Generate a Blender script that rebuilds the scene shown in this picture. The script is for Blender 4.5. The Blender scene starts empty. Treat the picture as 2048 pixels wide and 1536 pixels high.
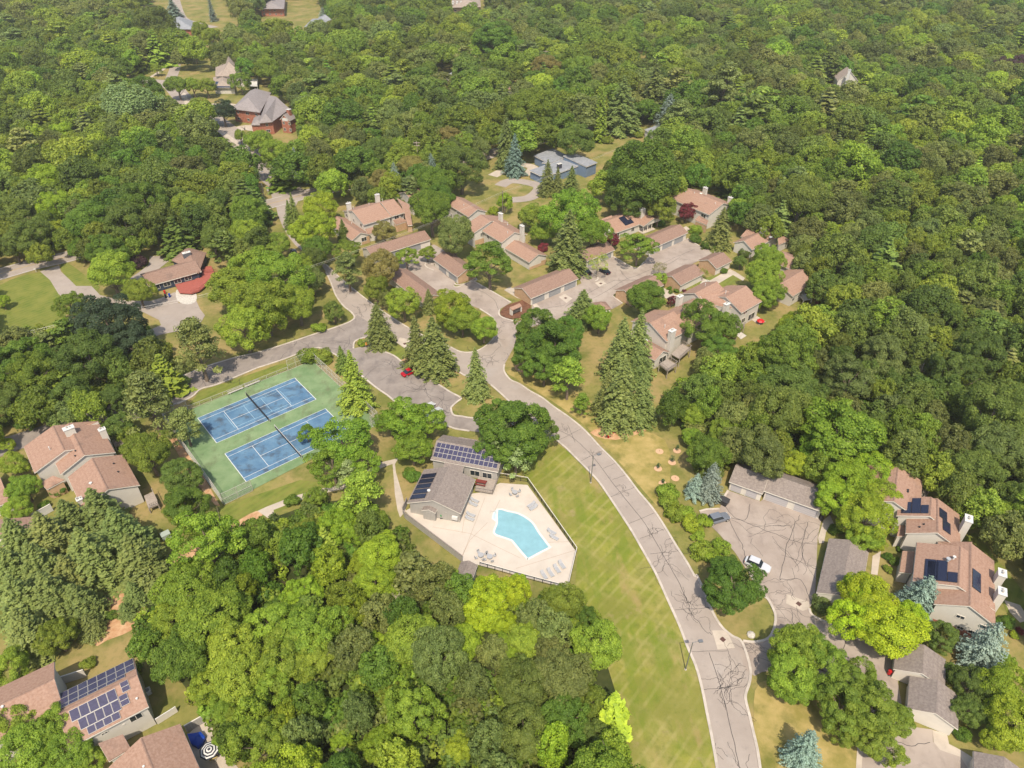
import bpy, bmesh, random
import numpy as np
from math import *
from mathutils import Matrix, Vector
from mathutils.geometry import tessellate_polygon
S = bpy.context.scene
C = S.collection
# ---------------------------------------------------------------- camera
F = 1424.0; TH = radians(37.12); ROLL = radians(0.29); H = 103.53
fw = np.array([0, cos(TH), -sin(TH)]); _up = np.array([0, sin(TH), cos(TH)]); _rt = np.array([1., 0, 0])
RT = _rt*cos(ROLL)+_up*sin(ROLL); UP = -_rt*sin(ROLL)+_up*cos(ROLL)
cam = bpy.data.cameras.new('camera'); camo = bpy.data.objects.new('camera', cam); C.objects.link(camo)
cam.sensor_width = 36; cam.lens = 36*F/2048; cam.clip_end = 6000; cam.clip_start = 0.5
M = Matrix.Identity(4)
for i in range(3):
    M[i][0] = RT[i]; M[i][1] = UP[i]; M[i][2] = -fw[i]
M[2][3] = H
camo.matrix_world = M
S.camera = camo
# ---------------------------------------------------------------- sky and sun
SUN_EL = radians(57.5)
W = bpy.data.worlds.new('World'); S.world = W; W.use_nodes = True
wn = W.node_tree.nodes; bg = wn['Background']; sky = wn.new('ShaderNodeTexSky'); sky.sky_type = 'NISHITA'
sky.sun_disc = False; sky.sun_elevation = SUN_EL; sky.sun_rotation = radians(180.5); sky.air_density = 1.3; sky.dust_density = 2.5
W.node_tree.links.new(sky.outputs[0], bg.inputs[0]); bg.inputs[1].default_value = 0.15
sl = bpy.data.lights.new('sun', 'SUN'); sl.energy = 4.4; sl.angle = radians(0.53); sl.color = (1.0, 0.90, 0.74)
so = bpy.data.objects.new('sun', sl); C.objects.link(so); so.location = (0, -50, 160)
so.rotation_euler = (radians(90)-SUN_EL, 0, radians(0.5))
S.view_settings.view_transform = 'Standard'; S.view_settings.look = 'None'
S.view_settings.exposure = 0.42; S.view_settings.gamma = 1.0; S.view_settings.use_curve_mapping = False
S.cycles.max_bounces = 6; S.cycles.diffuse_bounces = 3; S.cycles.transmission_bounces = 3; S.cycles.volume_bounces = 0
S.cycles.transparent_max_bounces = 12; S.cycles.caustics_reflective = False; S.cycles.caustics_refractive = False
# ---------------------------------------------------------------- measuring helpers
def G(px, py, z=0.):
    d = fw+RT*(px-1024)/F-UP*(py-768)/F
    t = (z-H)/d[2]
    return np.array([d[0]*t, d[1]*t])
def PJ(x, y, z):
    q = np.array([x, y, z-H]); d = q@fw
    return (1024+F*(q@RT)/d, 768-F*(q@UP)/d, d)
REG = {'R1': (650, 370, 220), 'R2': (860, 380, 240), 'R3': (780, 490, 280), 'R4': (1000, 500, 240), 'R5': (1150, 400, 250.6), 'R6': (1200, 500, 280),
       'R7': (1340, 360, 320), 'R8': (1240, 560, 300), 'S1': (1440, 900, 260), 'S2': (1740, 910, 300), 'S3': (1780, 1070, 432.5), 'S4': (1760, 1270, 464.8),
       'S5': (780, 860, 451.9), 'S6': (900, 960, 451.9), 'S7': (0, 820, 548.7), 'S8': (0, 1290, 774)}
for _c in range(4):
    for _r in range(4): REG['t%d%d' % (_c, _r)] = (_c*512, _r*384, 512)
REG['f'] = (0, 0, 2048)
def P(reg, x, y):
    a = REG[reg]; s = a[2]/2048.
    return (a[0]+x*s, a[1]+y*s)
def GP(reg, x, y, z=0.): return G(*P(reg, x, y), z)
def pts(reg, s, z=0.):
    v = [float(k) for k in s.replace(',', ' ').split()]
    return [GP(reg, v[i], v[i+1], z) for i in range(0, len(v), 2)]
# ---------------------------------------------------------------- mesh helpers
class MB:
    def __init__(s): s.v = []; s.f = []; s.m = []
    def add(s, vs, fs, m=0):
        b = len(s.v); s.v += [tuple(map(float, p)) for p in vs]; s.f += [tuple(b+i for i in f) for f in fs]; s.m += [m]*len(fs)
        return s
    def box(s, c, size, ux=(1, 0, 0), uy=(0, 1, 0), m=0):
        c = np.array(c, float); ux = np.array(ux, float); uy = np.array(uy, float); uz = np.cross(ux, uy)
        q = []
        for k in (-1, 1):
            for a, b in ((-1, -1), (1, -1), (1, 1), (-1, 1)):
                q.append(c+ux*a*size[0]/2+uy*b*size[1]/2+uz*k*size[2]/2)
        return s.add(q, [(3, 2, 1, 0), (4, 5, 6, 7), (0, 1, 5, 4), (1, 2, 6, 5), (2, 3, 7, 6), (3, 0, 4, 7)], m)
    def bar(s, a, b, w, h=None, m=0):
        a = np.array(a, float); b = np.array(b, float); d = b-a; L = np.linalg.norm(d); d /= L
        r = np.cross(d, (0, 0, 1)) if abs(d[2]) < .95 else np.array([1., 0, 0])
        r /= np.linalg.norm(r)
        return s.box((a+b)/2, (L, w, h or w), d, r, m)
    def tube(s, path, rad, n=6, m=0):
        path = [np.array(p, float) for p in path]; rad = rad if hasattr(rad, '__len__') else [rad]*len(path)
        vs = []
        for i, p in enumerate(path):
            d = path[min(i+1, len(path)-1)]-path[max(i-1, 0)]; d = d/(np.linalg.norm(d)+1e-9)
            r = np.cross(d, (0, 0, 1)) if abs(d[2]) < .9 else np.cross(d, (1, 0, 0))
            r /= np.linalg.norm(r); u = np.cross(r, d)
            vs += [p+(r*cos(2*pi*k/n)+u*sin(2*pi*k/n))*rad[i] for k in range(n)]
        fs = [(i*n+k, i*n+(k+1) % n, (i+1)*n+(k+1) % n, (i+1)*n+k) for i in range(len(path)-1) for k in range(n)]
        fs += [tuple(range(n))[::-1], tuple((len(path)-1)*n+k for k in range(n))]
        return s.add(vs, fs, m)
    def cyl(s, c, r, h, n=10, r2=None, m=0):
        return s.tube([c, (c[0], c[1], c[2]+h)], [r, r if r2 is None else r2], n, m)
    def prism(s, poly, z0, z1, m=0):
        n = len(poly); tri = tessellate_polygon([[Vector((p[0], p[1], 0)) for p in poly]])
        vs = [(p[0], p[1], z0) for p in poly]+[(p[0], p[1], z1) for p in poly]
        fs = [tuple(n+i for i in t) for t in tri]+[(i, (i+1) % n, n+(i+1) % n, n+i) for i in range(n)]
        return s.add(vs, fs, m)
    def sheet(s, poly, z, m=0):
        tri = tessellate_polygon([[Vector((p[0], p[1], 0)) for p in poly]])
        return s.add([(p[0], p[1], z) for p in poly], [tuple(t) for t in tri], m)
    def hull(s, prof, a, b, m=0):      # closed profile swept from frame a to frame b: lists of 3d points
        n = len(prof[0]); vs = list(prof[0])+list(prof[1])
        fs = [(i, (i+1) % n, n+(i+1) % n, n+i) for i in range(n)]+[tuple(range(n))[::-1], tuple(range(n, 2*n))]
        return s.add(vs, fs, m)
    def obj(s, name, mats, parent=None, smooth=False):
        me = bpy.data.meshes.new(name); me.from_pydata(s.v, [], s.f)
        for mm in (mats if isinstance(mats, (list, tuple)) else [mats]): me.materials.append(mm)
        if any(s.m): me.polygons.foreach_set('material_index', s.m)
        bm = bmesh.new(); bm.from_mesh(me); bmesh.ops.recalc_face_normals(bm, faces=bm.faces)
        if not s.f or all(abs(v[2]-s.v[0][2]) < 1e-6 for v in s.v):
            for fc in bm.faces:
                if fc.normal.z < 0: fc.normal_flip()
        bm.to_mesh(me); bm.free()
        if smooth: me.polygons.foreach_set('use_smooth', [True]*len(me.polygons))
        me.update()
        o = bpy.data.objects.new(name, me); C.objects.link(o)
        if parent: o.parent = parent
        return o
def tag(o, label, cat, group=None):
    o['label'] = label; o['category'] = cat
    if group: o['group'] = group
    return o
def thing(name, label, cat, group=None, loc=(0, 0, 0), rz=0):
    o = bpy.data.objects.new(name, None); o.empty_display_size = .5; C.objects.link(o); o.location = loc; o.rotation_euler = (0, 0, rz)
    return tag(o, label, cat, group)
def struct(o, kind='structure', label=None):
    o['kind'] = kind
    if label: o['label'] = label
    return o
def smooth(p, k=6, closed=False):
    p = [np.array(a, float) for a in p]; n = len(p); out = []
    rng = range(n if closed else n-1)
    for i in rng:
        g = (lambda j: p[j % n]) if closed else (lambda j: p[min(max(j, 0), n-1)])
        a, b, c, d = g(i-1), g(i), g(i+1), g(i+2)
        for t in range(k):
            t /= k
            out.append(.5*((2*b)+(-a+c)*t+(2*a-5*b+4*c-d)*t*t+(-a+3*b-3*c+d)*t**3))
    if not closed: out.append(p[-1])
    return out
def ribbon(path, w, closed=False):
    n = len(path); L = []; R = []
    for i, p in enumerate(path):
        a = path[(i-1) % n] if closed else path[max(i-1, 0)]; b = path[(i+1) % n] if closed else path[min(i+1, n-1)]
        d = b-a; d = d/(np.linalg.norm(d)+1e-9); r = np.array([-d[1], d[0]])
        ww = w[i] if hasattr(w, '__len__') else w
        L.append(p+r*ww/2); R.append(p-r*ww/2)
    return L, R
def strip(mb, path, w, z0, z1=None, m=0, closed=False):
    L, R = ribbon(path, w, closed); n = len(path); rr = n if closed else n-1
    if z1 is None:
        vs = [(p[0], p[1], z0) for p in L]+[(p[0], p[1], z0) for p in R]
        return mb.add(vs, [(n+i, n+(i+1) % n, (i+1) % n, i) for i in range(rr)], m)
    vs = [(p[0], p[1], z) for z in (z1, z0) for q in (L, R) for p in q]
    fs = []
    for i in range(rr):
        j = (i+1) % n
        fs += [(i, n+i, n+j, j), (i, j, 2*n+j, 2*n+i), (n+i, 3*n+i, 3*n+j, n+j)]
    if not closed: fs += [(0, 2*n, 3*n, n), (n-1, 2*n-1, 4*n-1, 3*n-1)]
    return mb.add(vs, fs, m)
# ---------------------------------------------------------------- materials
HS = .73
def mat(name, col, rough=.8, spec=.3, metal=0., var=0., scale=4., col2=None, bump=0., bscale=30., stretch=(1, 1, 1), det=4., lo=.35, hi=.65, emis=None):
    k_ = HS*(1.12 if 'lawn' in name or 'mulch' in name else 1); col = tuple(c*k_ for c in col); col2 = tuple(c*k_ for c in col2) if col2 else None
    m = bpy.data.materials.new(name); m.use_nodes = True; nt = m.node_tree; b = nt.nodes['Principled BSDF']; N = nt.nodes.new; K = nt.links.new
    b.inputs['Roughness'].default_value = rough; b.inputs['Specular IOR Level'].default_value = spec; b.inputs['Metallic'].default_value = metal
    b.inputs['Base Color'].default_value = (*col, 1)
    if var or col2:
        geo = N('ShaderNodeNewGeometry'); mp = N('ShaderNodeMapping'); mp.inputs['Scale'].default_value = stretch
        K(geo.outputs['Position'], mp.inputs[0]); no = N('ShaderNodeTexNoise'); no.inputs['Scale'].default_value = 1/scale; no.inputs['Detail'].default_value = det
        no.inputs['Roughness'].default_value = .62; K(mp.outputs[0], no.inputs['Vector'])
        r = N('ShaderNodeValToRGB'); r.color_ramp.elements[0].position = lo; r.color_ramp.elements[1].position = hi
        c2 = col2 or tuple(min(1, c*(1+var)) for c in col); c1 = col if col2 else tuple(c*(1-var) for c in col)
        r.color_ramp.elements[0].color = (*c1, 1); r.color_ramp.elements[1].color = (*c2, 1)
        K(no.outputs[0], r.inputs[0]); K(r.outputs[0], b.inputs['Base Color'])
        m['_r'] = 1
    if bump:
        g2 = N('ShaderNodeNewGeometry'); n2 = N('ShaderNodeTexNoise'); n2.inputs['Scale'].default_value = bscale; n2.inputs['Detail'].default_value = 3
        K(g2.outputs['Position'], n2.inputs['Vector']); bp = N('ShaderNodeBump'); bp.inputs['Strength'].default_value = bump; bp.inputs['Distance'].default_value = .05
        K(n2.outputs[0], bp.inputs['Height']); K(bp.outputs[0], b.inputs['Normal'])
    return m
def mixin(m, col, scale, lo, hi, fac=1., stretch=(1, 1, 1), det=5., rot=0., mode='MIX', seed=0.):
    """lay a second noise of another colour over what feeds Base Color"""
    nt = m.node_tree; N = nt.nodes.new; K = nt.links.new; b = nt.nodes['Principled BSDF']; inp = b.inputs['Base Color']
    geo = N('ShaderNodeNewGeometry'); mp = N('ShaderNodeMapping'); mp.inputs['Scale'].default_value = stretch; mp.inputs['Rotation'].default_value = (0, 0, rot)
    mp.inputs['Location'].default_value = (seed, seed*1.7, 0)
    K(geo.outputs['Position'], mp.inputs[0]); no = N('ShaderNodeTexNoise'); no.inputs['Scale'].default_value = 1/scale; no.inputs['Detail'].default_value = det
    no.inputs['Roughness'].default_value = .6; K(mp.outputs[0], no.inputs['Vector'])
    mr = N('ShaderNodeMapRange'); mr.inputs[1].default_value = lo; mr.inputs[2].default_value = hi; mr.inputs[4].default_value = fac
    K(no.outputs[0], mr.inputs[0]); mx = N('ShaderNodeMix'); mx.data_type = 'RGBA'; mx.blend_type = mode
    K(mr.outputs[0], mx.inputs[0]); mx.inputs[7].default_value = (*[c*HS for c in col], 1)
    if inp.is_linked: K(inp.links[0].from_socket, mx.inputs[6])
    else: mx.inputs[6].default_value = inp.default_value
    K(mx.outputs[2], inp)
def waves(m, period, rot, col, fac, lo=.35, hi=.65, dist=2., axis='X'):
    nt = m.node_tree; N = nt.nodes.new; K = nt.links.new; b = nt.nodes['Principled BSDF']; inp = b.inputs['Base Color']
    geo = N('ShaderNodeNewGeometry'); mp = N('ShaderNodeMapping'); mp.inputs['Rotation'].default_value = (0, 0, rot)
    K(geo.outputs['Position'], mp.inputs[0]); w = N('ShaderNodeTexWave'); w.bands_direction = axis; w.inputs['Scale'].default_value = 2*pi/(20*period)
    w.inputs['Distortion'].default_value = dist; w.inputs['Detail'].default_value = 2; w.inputs['Detail Scale'].default_value = .6
    K(mp.outputs[0], w.inputs['Vector']); mr = N('ShaderNodeMapRange'); mr.inputs[1].default_value = lo; mr.inputs[2].default_value = hi; mr.inputs[4].default_value = fac
    K(w.outputs['Fac'], mr.inputs[0]); mx = N('ShaderNodeMix'); mx.data_type = 'RGBA'; K(mr.outputs[0], mx.inputs[0]); mx.inputs[7].default_value = (*[c*HS for c in col], 1)
    if inp.is_linked: K(inp.links[0].from_socket, mx.inputs[6])
    else: mx.inputs[6].default_value = inp.default_value
    K(mx.outputs[2], inp)
m_forest = mat('forest_floor', (.035, .05, .014), .95, .1, col2=(.075, .085, .028), scale=3.)
mixin(m_forest, (.11, .08, .04), 9, .55, .7, .8)
m_lawn = mat('lawn_grass', (.135, .15, .034), .95, .1, col2=(.27, .24, .075), scale=7., bump=.5, bscale=6, det=8)
mixin(m_lawn, (.38, .28, .12), 11, .46, .62, .85, seed=4); mixin(m_lawn, (.09, .13, .02), 1.1, .5, .75, .5)
mixin(m_lawn, (.42, .32, .14), .8, .58, .8, .5, det=8, seed=9)
m_mown = mat('mown_lawn', (.165, .195, .028), .95, .1, col2=(.27, .26, .05), scale=5., bump=.4, bscale=6, det=8)
mixin(m_mown, (.34, .285, .10), 12, .45, .60, .75); mixin(m_mown, (.12, .15, .022), 2.0, .5, .7, .6); waves(m_mown, 1.9, radians(41), (.40, .35, .13), .42, .70, .99, 1.6); waves(m_mown, 5.3, radians(128), (.42, .36, .14), .25, .9, 1., 5.); mixin(m_mown, (.215, .215, .045), 10, .47, .6, .8, seed=11); mixin(m_mown, (.36, .27, .14), 5, .6, .72, .8, seed=21); mixin(m_mown, (.15, .21, .02), 4, .5, .62, .6, stretch=(1, .3, 1), rot=.85)
mixin(m_mown, (.40, .27, .13), 6, .57, .72, .8, stretch=(1, .35, 1), rot=.5); mixin(m_mown, (.10, .15, .02), 1.2, .55, .8, .5)
m_greenlawn = mat('fresh_lawn', (.12, .155, .028), .95, .1, col2=(.21, .21, .05), scale=3., bump=.4, bscale=6)
waves(m_greenlawn, 1.3, radians(40), (.22, .26, .05), .4)
m_drylawn = mat('dry_lawn', (.26, .22, .06), .95, .1, col2=(.44, .33, .13), scale=3.5, det=8, bump=.4, bscale=6)
mixin(m_drylawn, (.14, .15, .03), 5, .5, .68, .8)
m_asph = mat('asphalt', (.37, .31, .265), .92, .2, col2=(.43, .365, .315), scale=5, det=8, bump=.15)
mixin(m_asph, (.19, .165, .155), 1.6, .58, .78, .55); mixin(m_asph, (.43, .385, .35), 7, .56, .7, .6, seed=3)
m_lot = mat('lot_asphalt', (.34, .275, .23), .92, .2, col2=(.45, .375, .32), scale=6, det=10, bump=.15)
mixin(m_lot, (.21, .165, .145), 1.8, .55, .76, .6, stretch=(1, .4, 1), rot=.5); mixin(m_lot, (.50, .425, .36), 9, .52, .66, .6, seed=3); mixin(m_lot, (.15, .12, .11), 3.5, .60, .74, .5, seed=8)
m_asph2 = mat('asphalt_stained', (.26, .22, .195), .92, .2, col2=(.35, .30, .265), scale=3, det=8, bump=.15)
mixin(m_asph2, (.13, .115, .115), 2.2, .54, .74, .6, stretch=(1, .5, 1), rot=.7)
m_seal = mat('crack_sealant', (.035, .033, .036), .6, .4)
m_kerb = mat('kerb_concrete', (.56, .49, .42), .9, .2, var=.16, scale=2)
m_conc = mat('path_concrete', (.55, .47, .385), .9, .2, var=.12, scale=2.5)
m_deckc = mat('pool_deck_concrete', (.62, .545, .465), .85, .25, var=.06, scale=4); mixin(m_deckc, (.54, .42, .32), 2.5, .56, .8, .5, seed=2)
m_mulch = mat('mulch', (.42, .22, .11), .95, .1, col2=(.58, .38, .22), scale=1.2)
m_mulchd = mat('dark_mulch', (.12, .055, .035), .95, .1, col2=(.2, .10, .06), scale=1.)
m_courtg = mat('court_green', (.155, .25, .11), .85, .25, col2=(.25, .34, .17), scale=4, det=6)
mixin(m_courtg, (.15, .18, .09), 4.2, .52, .66, .85, stretch=(1, .6, 1), rot=.9, seed=5); mixin(m_courtg, (.11, .14, .07), 1.6, .6, .72, .6, seed=1)
m_courtb = mat('court_blue', (.085, .18, .30), .85, .25, col2=(.14, .26, .38), scale=3)
mixin(m_courtb, (.07, .095, .13), 2.6, .5, .66, .85, seed=7); mixin(m_courtb, (.16, .22, .28), 1.2, .55, .8, .5, seed=2)
m_line = mat('white_line', (.75, .75, .74), .8)
m_liner = mat('light_blue_line', (.45, .66, .78), .8)
m_water = mat('pool_water', (.27, .49, .55), .12, .5, var=.07, scale=1.5, bump=.05, bscale=2)
m_white = mat('white_paint', (.72, .70, .66), .6, var=.05, scale=1)
m_grey = mat('grey_metal', (.30, .30, .30), .5, .5, .6)
m_black = mat('black_metal', (.03, .03, .035), .5, .4)
m_post = mat('galvanised_steel', (.62, .58, .52), .5, .5, .2)
m_shed = mat('red_shingle', (.345, .205, .145), .9, .15, col2=(.455, .295, .22), scale=.35, det=8, bump=.3, bscale=9)
waves(m_shed, .30, 0, (.27, .16, .11), .14, .5, .9, 1.5, 'Z')
m_gshing = mat('brown_shingle', (.26, .16, .12), .9, .15, col2=(.36, .24, .185), scale=.35, det=8, bump=.3, bscale=9)
waves(m_gshing, .30, 0, (.22, .13, .10), .14, .5, .9, 1.5, 'Z')
m_gray = mat('weathered_shingle', (.225, .185, .165), .9, .15, col2=(.34, .285, .25), scale=.35, det=8, bump=.3, bscale=9)
waves(m_gray, .30, 0, (.19, .15, .14), .14, .5, .9, 1.5, 'Z')
for _m in (m_shed, m_gshing, m_gray): mixin(_m, (.15, .11, .095), 3.5, .6, .75, .45, stretch=(1, 1, .3))
m_tan = mat('tan_shingle', (.32, .255, .21), .9, .15, col2=(.43, .35, .29), scale=.7, det=8)
m_slate = mat('grey_shingle', (.26, .27, .29), .9, .15, col2=(.35, .36, .38), scale=1., det=6)
m_dslate = mat('grey_brown_shingle', (.27, .235, .225), .9, .15, col2=(.35, .31, .30), scale=1., det=6)
m_flat = mat('pale_roof', (.40, .42, .44), .8, .2, col2=(.48, .50, .52), scale=3)
m_side = mat('beige_siding', (.70, .65, .57), .8, .2, var=.04, scale=2)
waves(m_side, .22, 0, (.55, .51, .45), .5, .8, .98, 0, 'Z')
m_sideg = mat('grey_siding', (.46, .43, .39), .85, .2, var=.05, scale=2)
waves(m_sideg, .3, 0, (.30, .285, .265), .5, .8, .98, 0, 'X')
m_brick = mat('tan_brick', (.52, .33, .19), .9, .1, col2=(.62, .42, .26), scale=.6, det=8)
m_redbrick = mat('red_brick', (.36, .13, .085), .9, .1, col2=(.46, .20, .13), scale=.8, det=8)
m_blue = mat('blue_siding', (.20, .27, .38), .8, .2, var=.06, scale=2)
m_navy = mat('dark_blue_siding', (.05, .065, .10), .8, .2, var=.1, scale=2)
m_trim = mat('cream_trim', (.76, .70, .61), .7, var=.04, scale=2)
m_gdoor = mat('grey_garage_door', (.36, .36, .36), .7); waves(m_gdoor, .53, 0, (.24, .24, .25), .6, .8, .98, 0, 'Z')
m_wdoor = mat('pale_garage_door', (.53, .50, .50), .7); waves(m_wdoor, .53, 0, (.40, .37, .38), .6, .8, .98, 0, 'Z')
m_pane = mat('window_glass', (.025, .035, .045), .08, .6)
m_solar = mat('solar_glass', (.02, .023, .05), .18, .6); 
m_solarb = mat('solar_cells', (.055, .05, .10), .25, .6, var=.2, scale=.3)
m_wood = mat('weathered_deck_wood', (.38, .32, .27), .85, .2, var=.12, scale=.6)
m_redwood = mat('red_deck_paint', (.42, .12, .09), .7, .2, var=.1, scale=.6)
waves(m_redwood, .3, radians(50), (.26, .07, .055), .7, .8, .98, 0)
m_bark = mat('bark', (.22, .17, .13), .95, .1, var=.25, scale=.5)
m_birch = mat('pale_bark', (.48, .40, .32), .95, .1, var=.2, scale=.4)
m_tire = mat('tyre_rubber', (.02, .02, .02), .8)
m_blued = mat('blue_tarp', (.01, .06, .40), .5)
m_redp = mat('red_plastic', (.62, .02, .02), .45)
m_greenp = mat('green_plastic', (.01, .30, .07), .45)
m_chair = mat('grey_sling_fabric', (.42, .42, .43), .7)
m_stone = mat('pale_stone', (.60, .55, .48), .9, var=.2, scale=.4)
# ---------------------------------------------------------------- ground
g = MB().sheet([(-2500, -400), (2500, -400), (2500, 4000), (-2500, 4000)], -.06)
struct(g.obj('ground', m_forest), label='dark leaf litter and undergrowth under the woods')
DEV = ("-60,500 140,492 230,486 330,470 400,474 440,500 500,492 560,480 600,450 600,420 560,400 520,350 490,310 500,290 560,345 640,368 700,382 760,388 790,384 840,372 900,372 960,345 985,350 "
       "1060,380 1100,395 1200,372 1340,380 1400,362 1470,372 1480,420 1500,452 1570,450 1600,480 1640,560 1650,600 1625,640 1560,650 1540,690 1480,720 1420,730 1380,760 1330,790 1350,830 1385,870 "
       "1390,925 1425,960 1450,925 1500,905 1640,925 1700,960 1760,940 1800,925 1860,940 1950,1005 2000,1070 2110,1180 2300,1800 1235,1800 1235,1400 1205,1300 1185,1250 1160,1212 1060,1200 1000,1175 930,1140 "
       "905,1160 850,1115 790,1070 765,1040 745,1003 650,1003 560,1030 500,1055 420,1090 380,1110 340,1150 300,1200 285,1260 300,1300 360,1360 395,1410 450,1460 480,1490 560,1515 570,1600 -200,1600 -200,840 60,835 190,800 "
       "250,770 320,745 345,720 320,690 260,650 210,660 180,640 100,650 -60,690")
LAWNS = [DEV,
         "250,128 350,118 430,118 520,150 590,190 622,250 600,285 560,300 530,330 480,300 430,260 395,225 330,195 262,165",
         "300,-30 440,-30 500,55 440,108 395,112 330,75 240,60",
         "848,160 880,120 925,118 935,165 880,172", "990,150 1060,142 1075,190 1000,200", "920,330 985,290 1060,285 1150,255 1250,215 1360,225 1320,285 1230,330 1190,380 1090,410 980,400 930,370",
         "1262,108 1312,100 1312,135 1270,140", "1540,185 1575,180 1575,240 1545,250", "1640,150 1730,130 1740,185 1650,190", "500,300 530,335 620,372 700,388 650,430 600,500 548,480 522,440 515,390 490,330", "455,240 520,245 610,262 600,290 540,315 500,285", "280,110 345,105 370,150 350,215 300,205 250,190 262,140", "410,190 520,185 520,225 410,215", "480,40 560,-20 640,-20 680,60 600,80 520,60", "880,-20 980,-20 980,30 890,30"]
def poly(s):
    v = [float(k) for k in s.replace(',', ' ').split()]; return [(v[i], v[i+1]) for i in range(0, len(v), 2)]
CLEAR = [poly(s) for s in LAWNS]
def inside(x, y, pl):
    c = False; n = len(pl); j = n-1
    for i in range(n):
        if (pl[i][1] > y) != (pl[j][1] > y) and x < (pl[j][0]-pl[i][0])*(y-pl[i][1])/(pl[j][1]-pl[i][1])+pl[i][0]: c = not c
        j = i
    return c
for i, s in enumerate(LAWNS):
    p = smooth([G(*q) for q in poly(s)], 3, True)
    struct(MB().sheet(p, -.055+.004*i).obj('lawn', m_lawn), label='patchy green and straw coloured lawn')
def area(name, mt, s, z, reg='f', sm=0, label=None):
    p = pts(reg, s)
    if sm: p = smooth(p, sm, True)
    return struct(MB().sheet(p, z).obj(name, mt), label=label)
area('lawn', m_mown, "1108,882 1134,902 1176,944 1199,969 1242,1031 1284,1101 1314,1156 1337,1205 1359,1256 1374,1296 1392,1335 1404,1380 1414,1430 1434,1540 1440,1600 1236,1600 1236,1400 1205,1300 1166,1200 1150,1178 1156,1104 1060,966 1020,945 1050,915 1080,900", .0, label='mown lawn with crossing mower stripes beside the curved road')
area('lawn', m_drylawn, "1520,1365 1600,1362 1690,1400 1720,1440 1712,1600 1530,1600 1508,1440", .0, sm=3, label='dry straw coloured lawn at the lane mouth')
area('lawn', m_drylawn, "1012,742 1050,768 1130,820 1200,880 1290,985 1320,1010 1340,960 1330,880 1250,850 1180,800 1080,745", .0, sm=3, label='dry grass bank above the curved road')
area('lawn', m_greenlawn, "-30,600 20,560 90,545 115,570 125,600 128,650 60,680 -60,700", .0, sm=3, label='striped lawn beside the ranch drive')
area('lawn', m_greenlawn, "120,535 135,525 175,555 200,575 180,585 150,575", .0, sm=2)
area('lawn', m_greenlawn, "378,808 402,782 560,728 600,722 575,738 400,815", .0, label='grass verge beside the tennis courts')
area('lawn', m_greenlawn, "440,1015 600,960 640,965 700,945 640,990 540,1030 430,1075", .0, label='grass strip below the tennis courts')
area('lawn', m_greenlawn, "1375,575 1402,558 1440,548 1470,545 1480,560 1420,575", .0, label='small green court between garages')
area('lawn', m_greenlawn, "1425,560 1452,545 1475,548 1470,568 1418,578", .004)
area('lawn', m_greenlawn, "1925,1075 1950,1065 2060,1200 2060,1260 2020,1240 1975,1130", .0, label='fresh green lawn behind the long townhouse')
area('lawn', m_greenlawn, "768,700 790,690 822,702 822,715 800,720", .0)
area('mulch_bed', m_mulch, "722,690 745,700 790,690 770,672 745,672 718,682", .006, sm=3, label='orange mulch round the spruce at the junction')
area('mulch_bed', m_mulch, "800,722 830,712 850,735 830,748 812,742", .006, sm=3)
area('mulch_bed', m_mulch, "360,870 350,860 340,880 380,950 430,1010 440,1012 400,940", .006)
area('mulch_bed', m_mulch, "195,1230 215,1190 240,1170 285,1190 290,1230 260,1262 215,1280 190,1290", .006, sm=3, label='bark mulch under the pines')
area('mulch_bed', m_mulch, "1180,865 1230,850 1290,850 1290,862 1230,880", .006, sm=3)
area('mulch_bed', m_mulchd, "1000,628 1012,612 1036,604 1052,598 1062,612 1050,632 1020,638", .15, sm=3, label='dark mulch island round the mailbox shelter')
area('mulch_path', m_mulch, "340,1118 380,1090 460,1050 512,1022 524,1032 470,1060 400,1100 352,1150 330,1160", .006, sm=3, label='wood chip footpath leading to the courts')
# ---------------------------------------------------------------- roads
def road(name, s, z, mt=None, label=None, reg='f', sm=0):
    return area(name, mt or m_asph, s, z, reg, sm, label)
L1 = "1440,1600 1434,1536 1424,1477 1414,1427 1404,1377 1391.5,1332 1374,1292 1359,1252 1336.5,1202 1314,1152 1304,1133 1284,1098 1264,1063 1241.5,1028 1221.5,998 1199,965.5 1176.5,940.5 1154,918 1134,898 1109,877 1084,860 1055,840 1030,815 1005,790 982,770 "
R1r = "1009,729 1008,742 1020,759 1039,768 1061.5,783 1084,795.5 1106.5,813 1139,835.5 1169,860.5 1199,893 1229,923 1254,953 1276.5,983 1304,1015.5 1329,1053 1351.5,1090.5 1374,1125.5 1389,1152 1394,1152 1409,1184.5 1426.5,1227 1444,1254.5 1464,1272 1484,1285 1500,1335 1499,1364.5 1491.5,1387 1491.5,1402 1499,1432 1506.5,1464.5 1514,1497 1520,1536 1528,1600"
road('main_road', L1+"960,757 932,752 912,741 870,722 819,697 780,680 740,655 712,636 702,624 687,612 672,591 662,566 652,544 640,525 610,505 590,490 575,470 566,455 556,430 552,412 545,398 540,382 545,365 580,374 612,384 600,395 590,415 580,440 578,460 595,486 625,512 652,529 687,562 750,612 817,656 870,682 902,695 922,704 947,704 969,694 987,677 993,664 992,649 985,635 1003,632 1001,634 1024,641 1035,650 1030,690 1018,712 "+R1r, .010,
     label='curving pinkish grey asphalt road through the estate')
road('side_road', "296,790 327,768 350,759 410,734 475,714 512,706 562,691 627,669 652,661 687,649 704,641 715,630 760,660 745,672 722,677 709,684 707,697 686,712 680,717 672,710 657,703 642,697 627,697 569,718 527,732 512,737 437,768 402,778 385,793 355,808 300,830 250,845 220,838 190,848 100,878 22,905 -30,925 -60,890 20,872 95,848 190,815 215,810", .018, m_asph2, 'stained side road running above the tennis courts')
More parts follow.
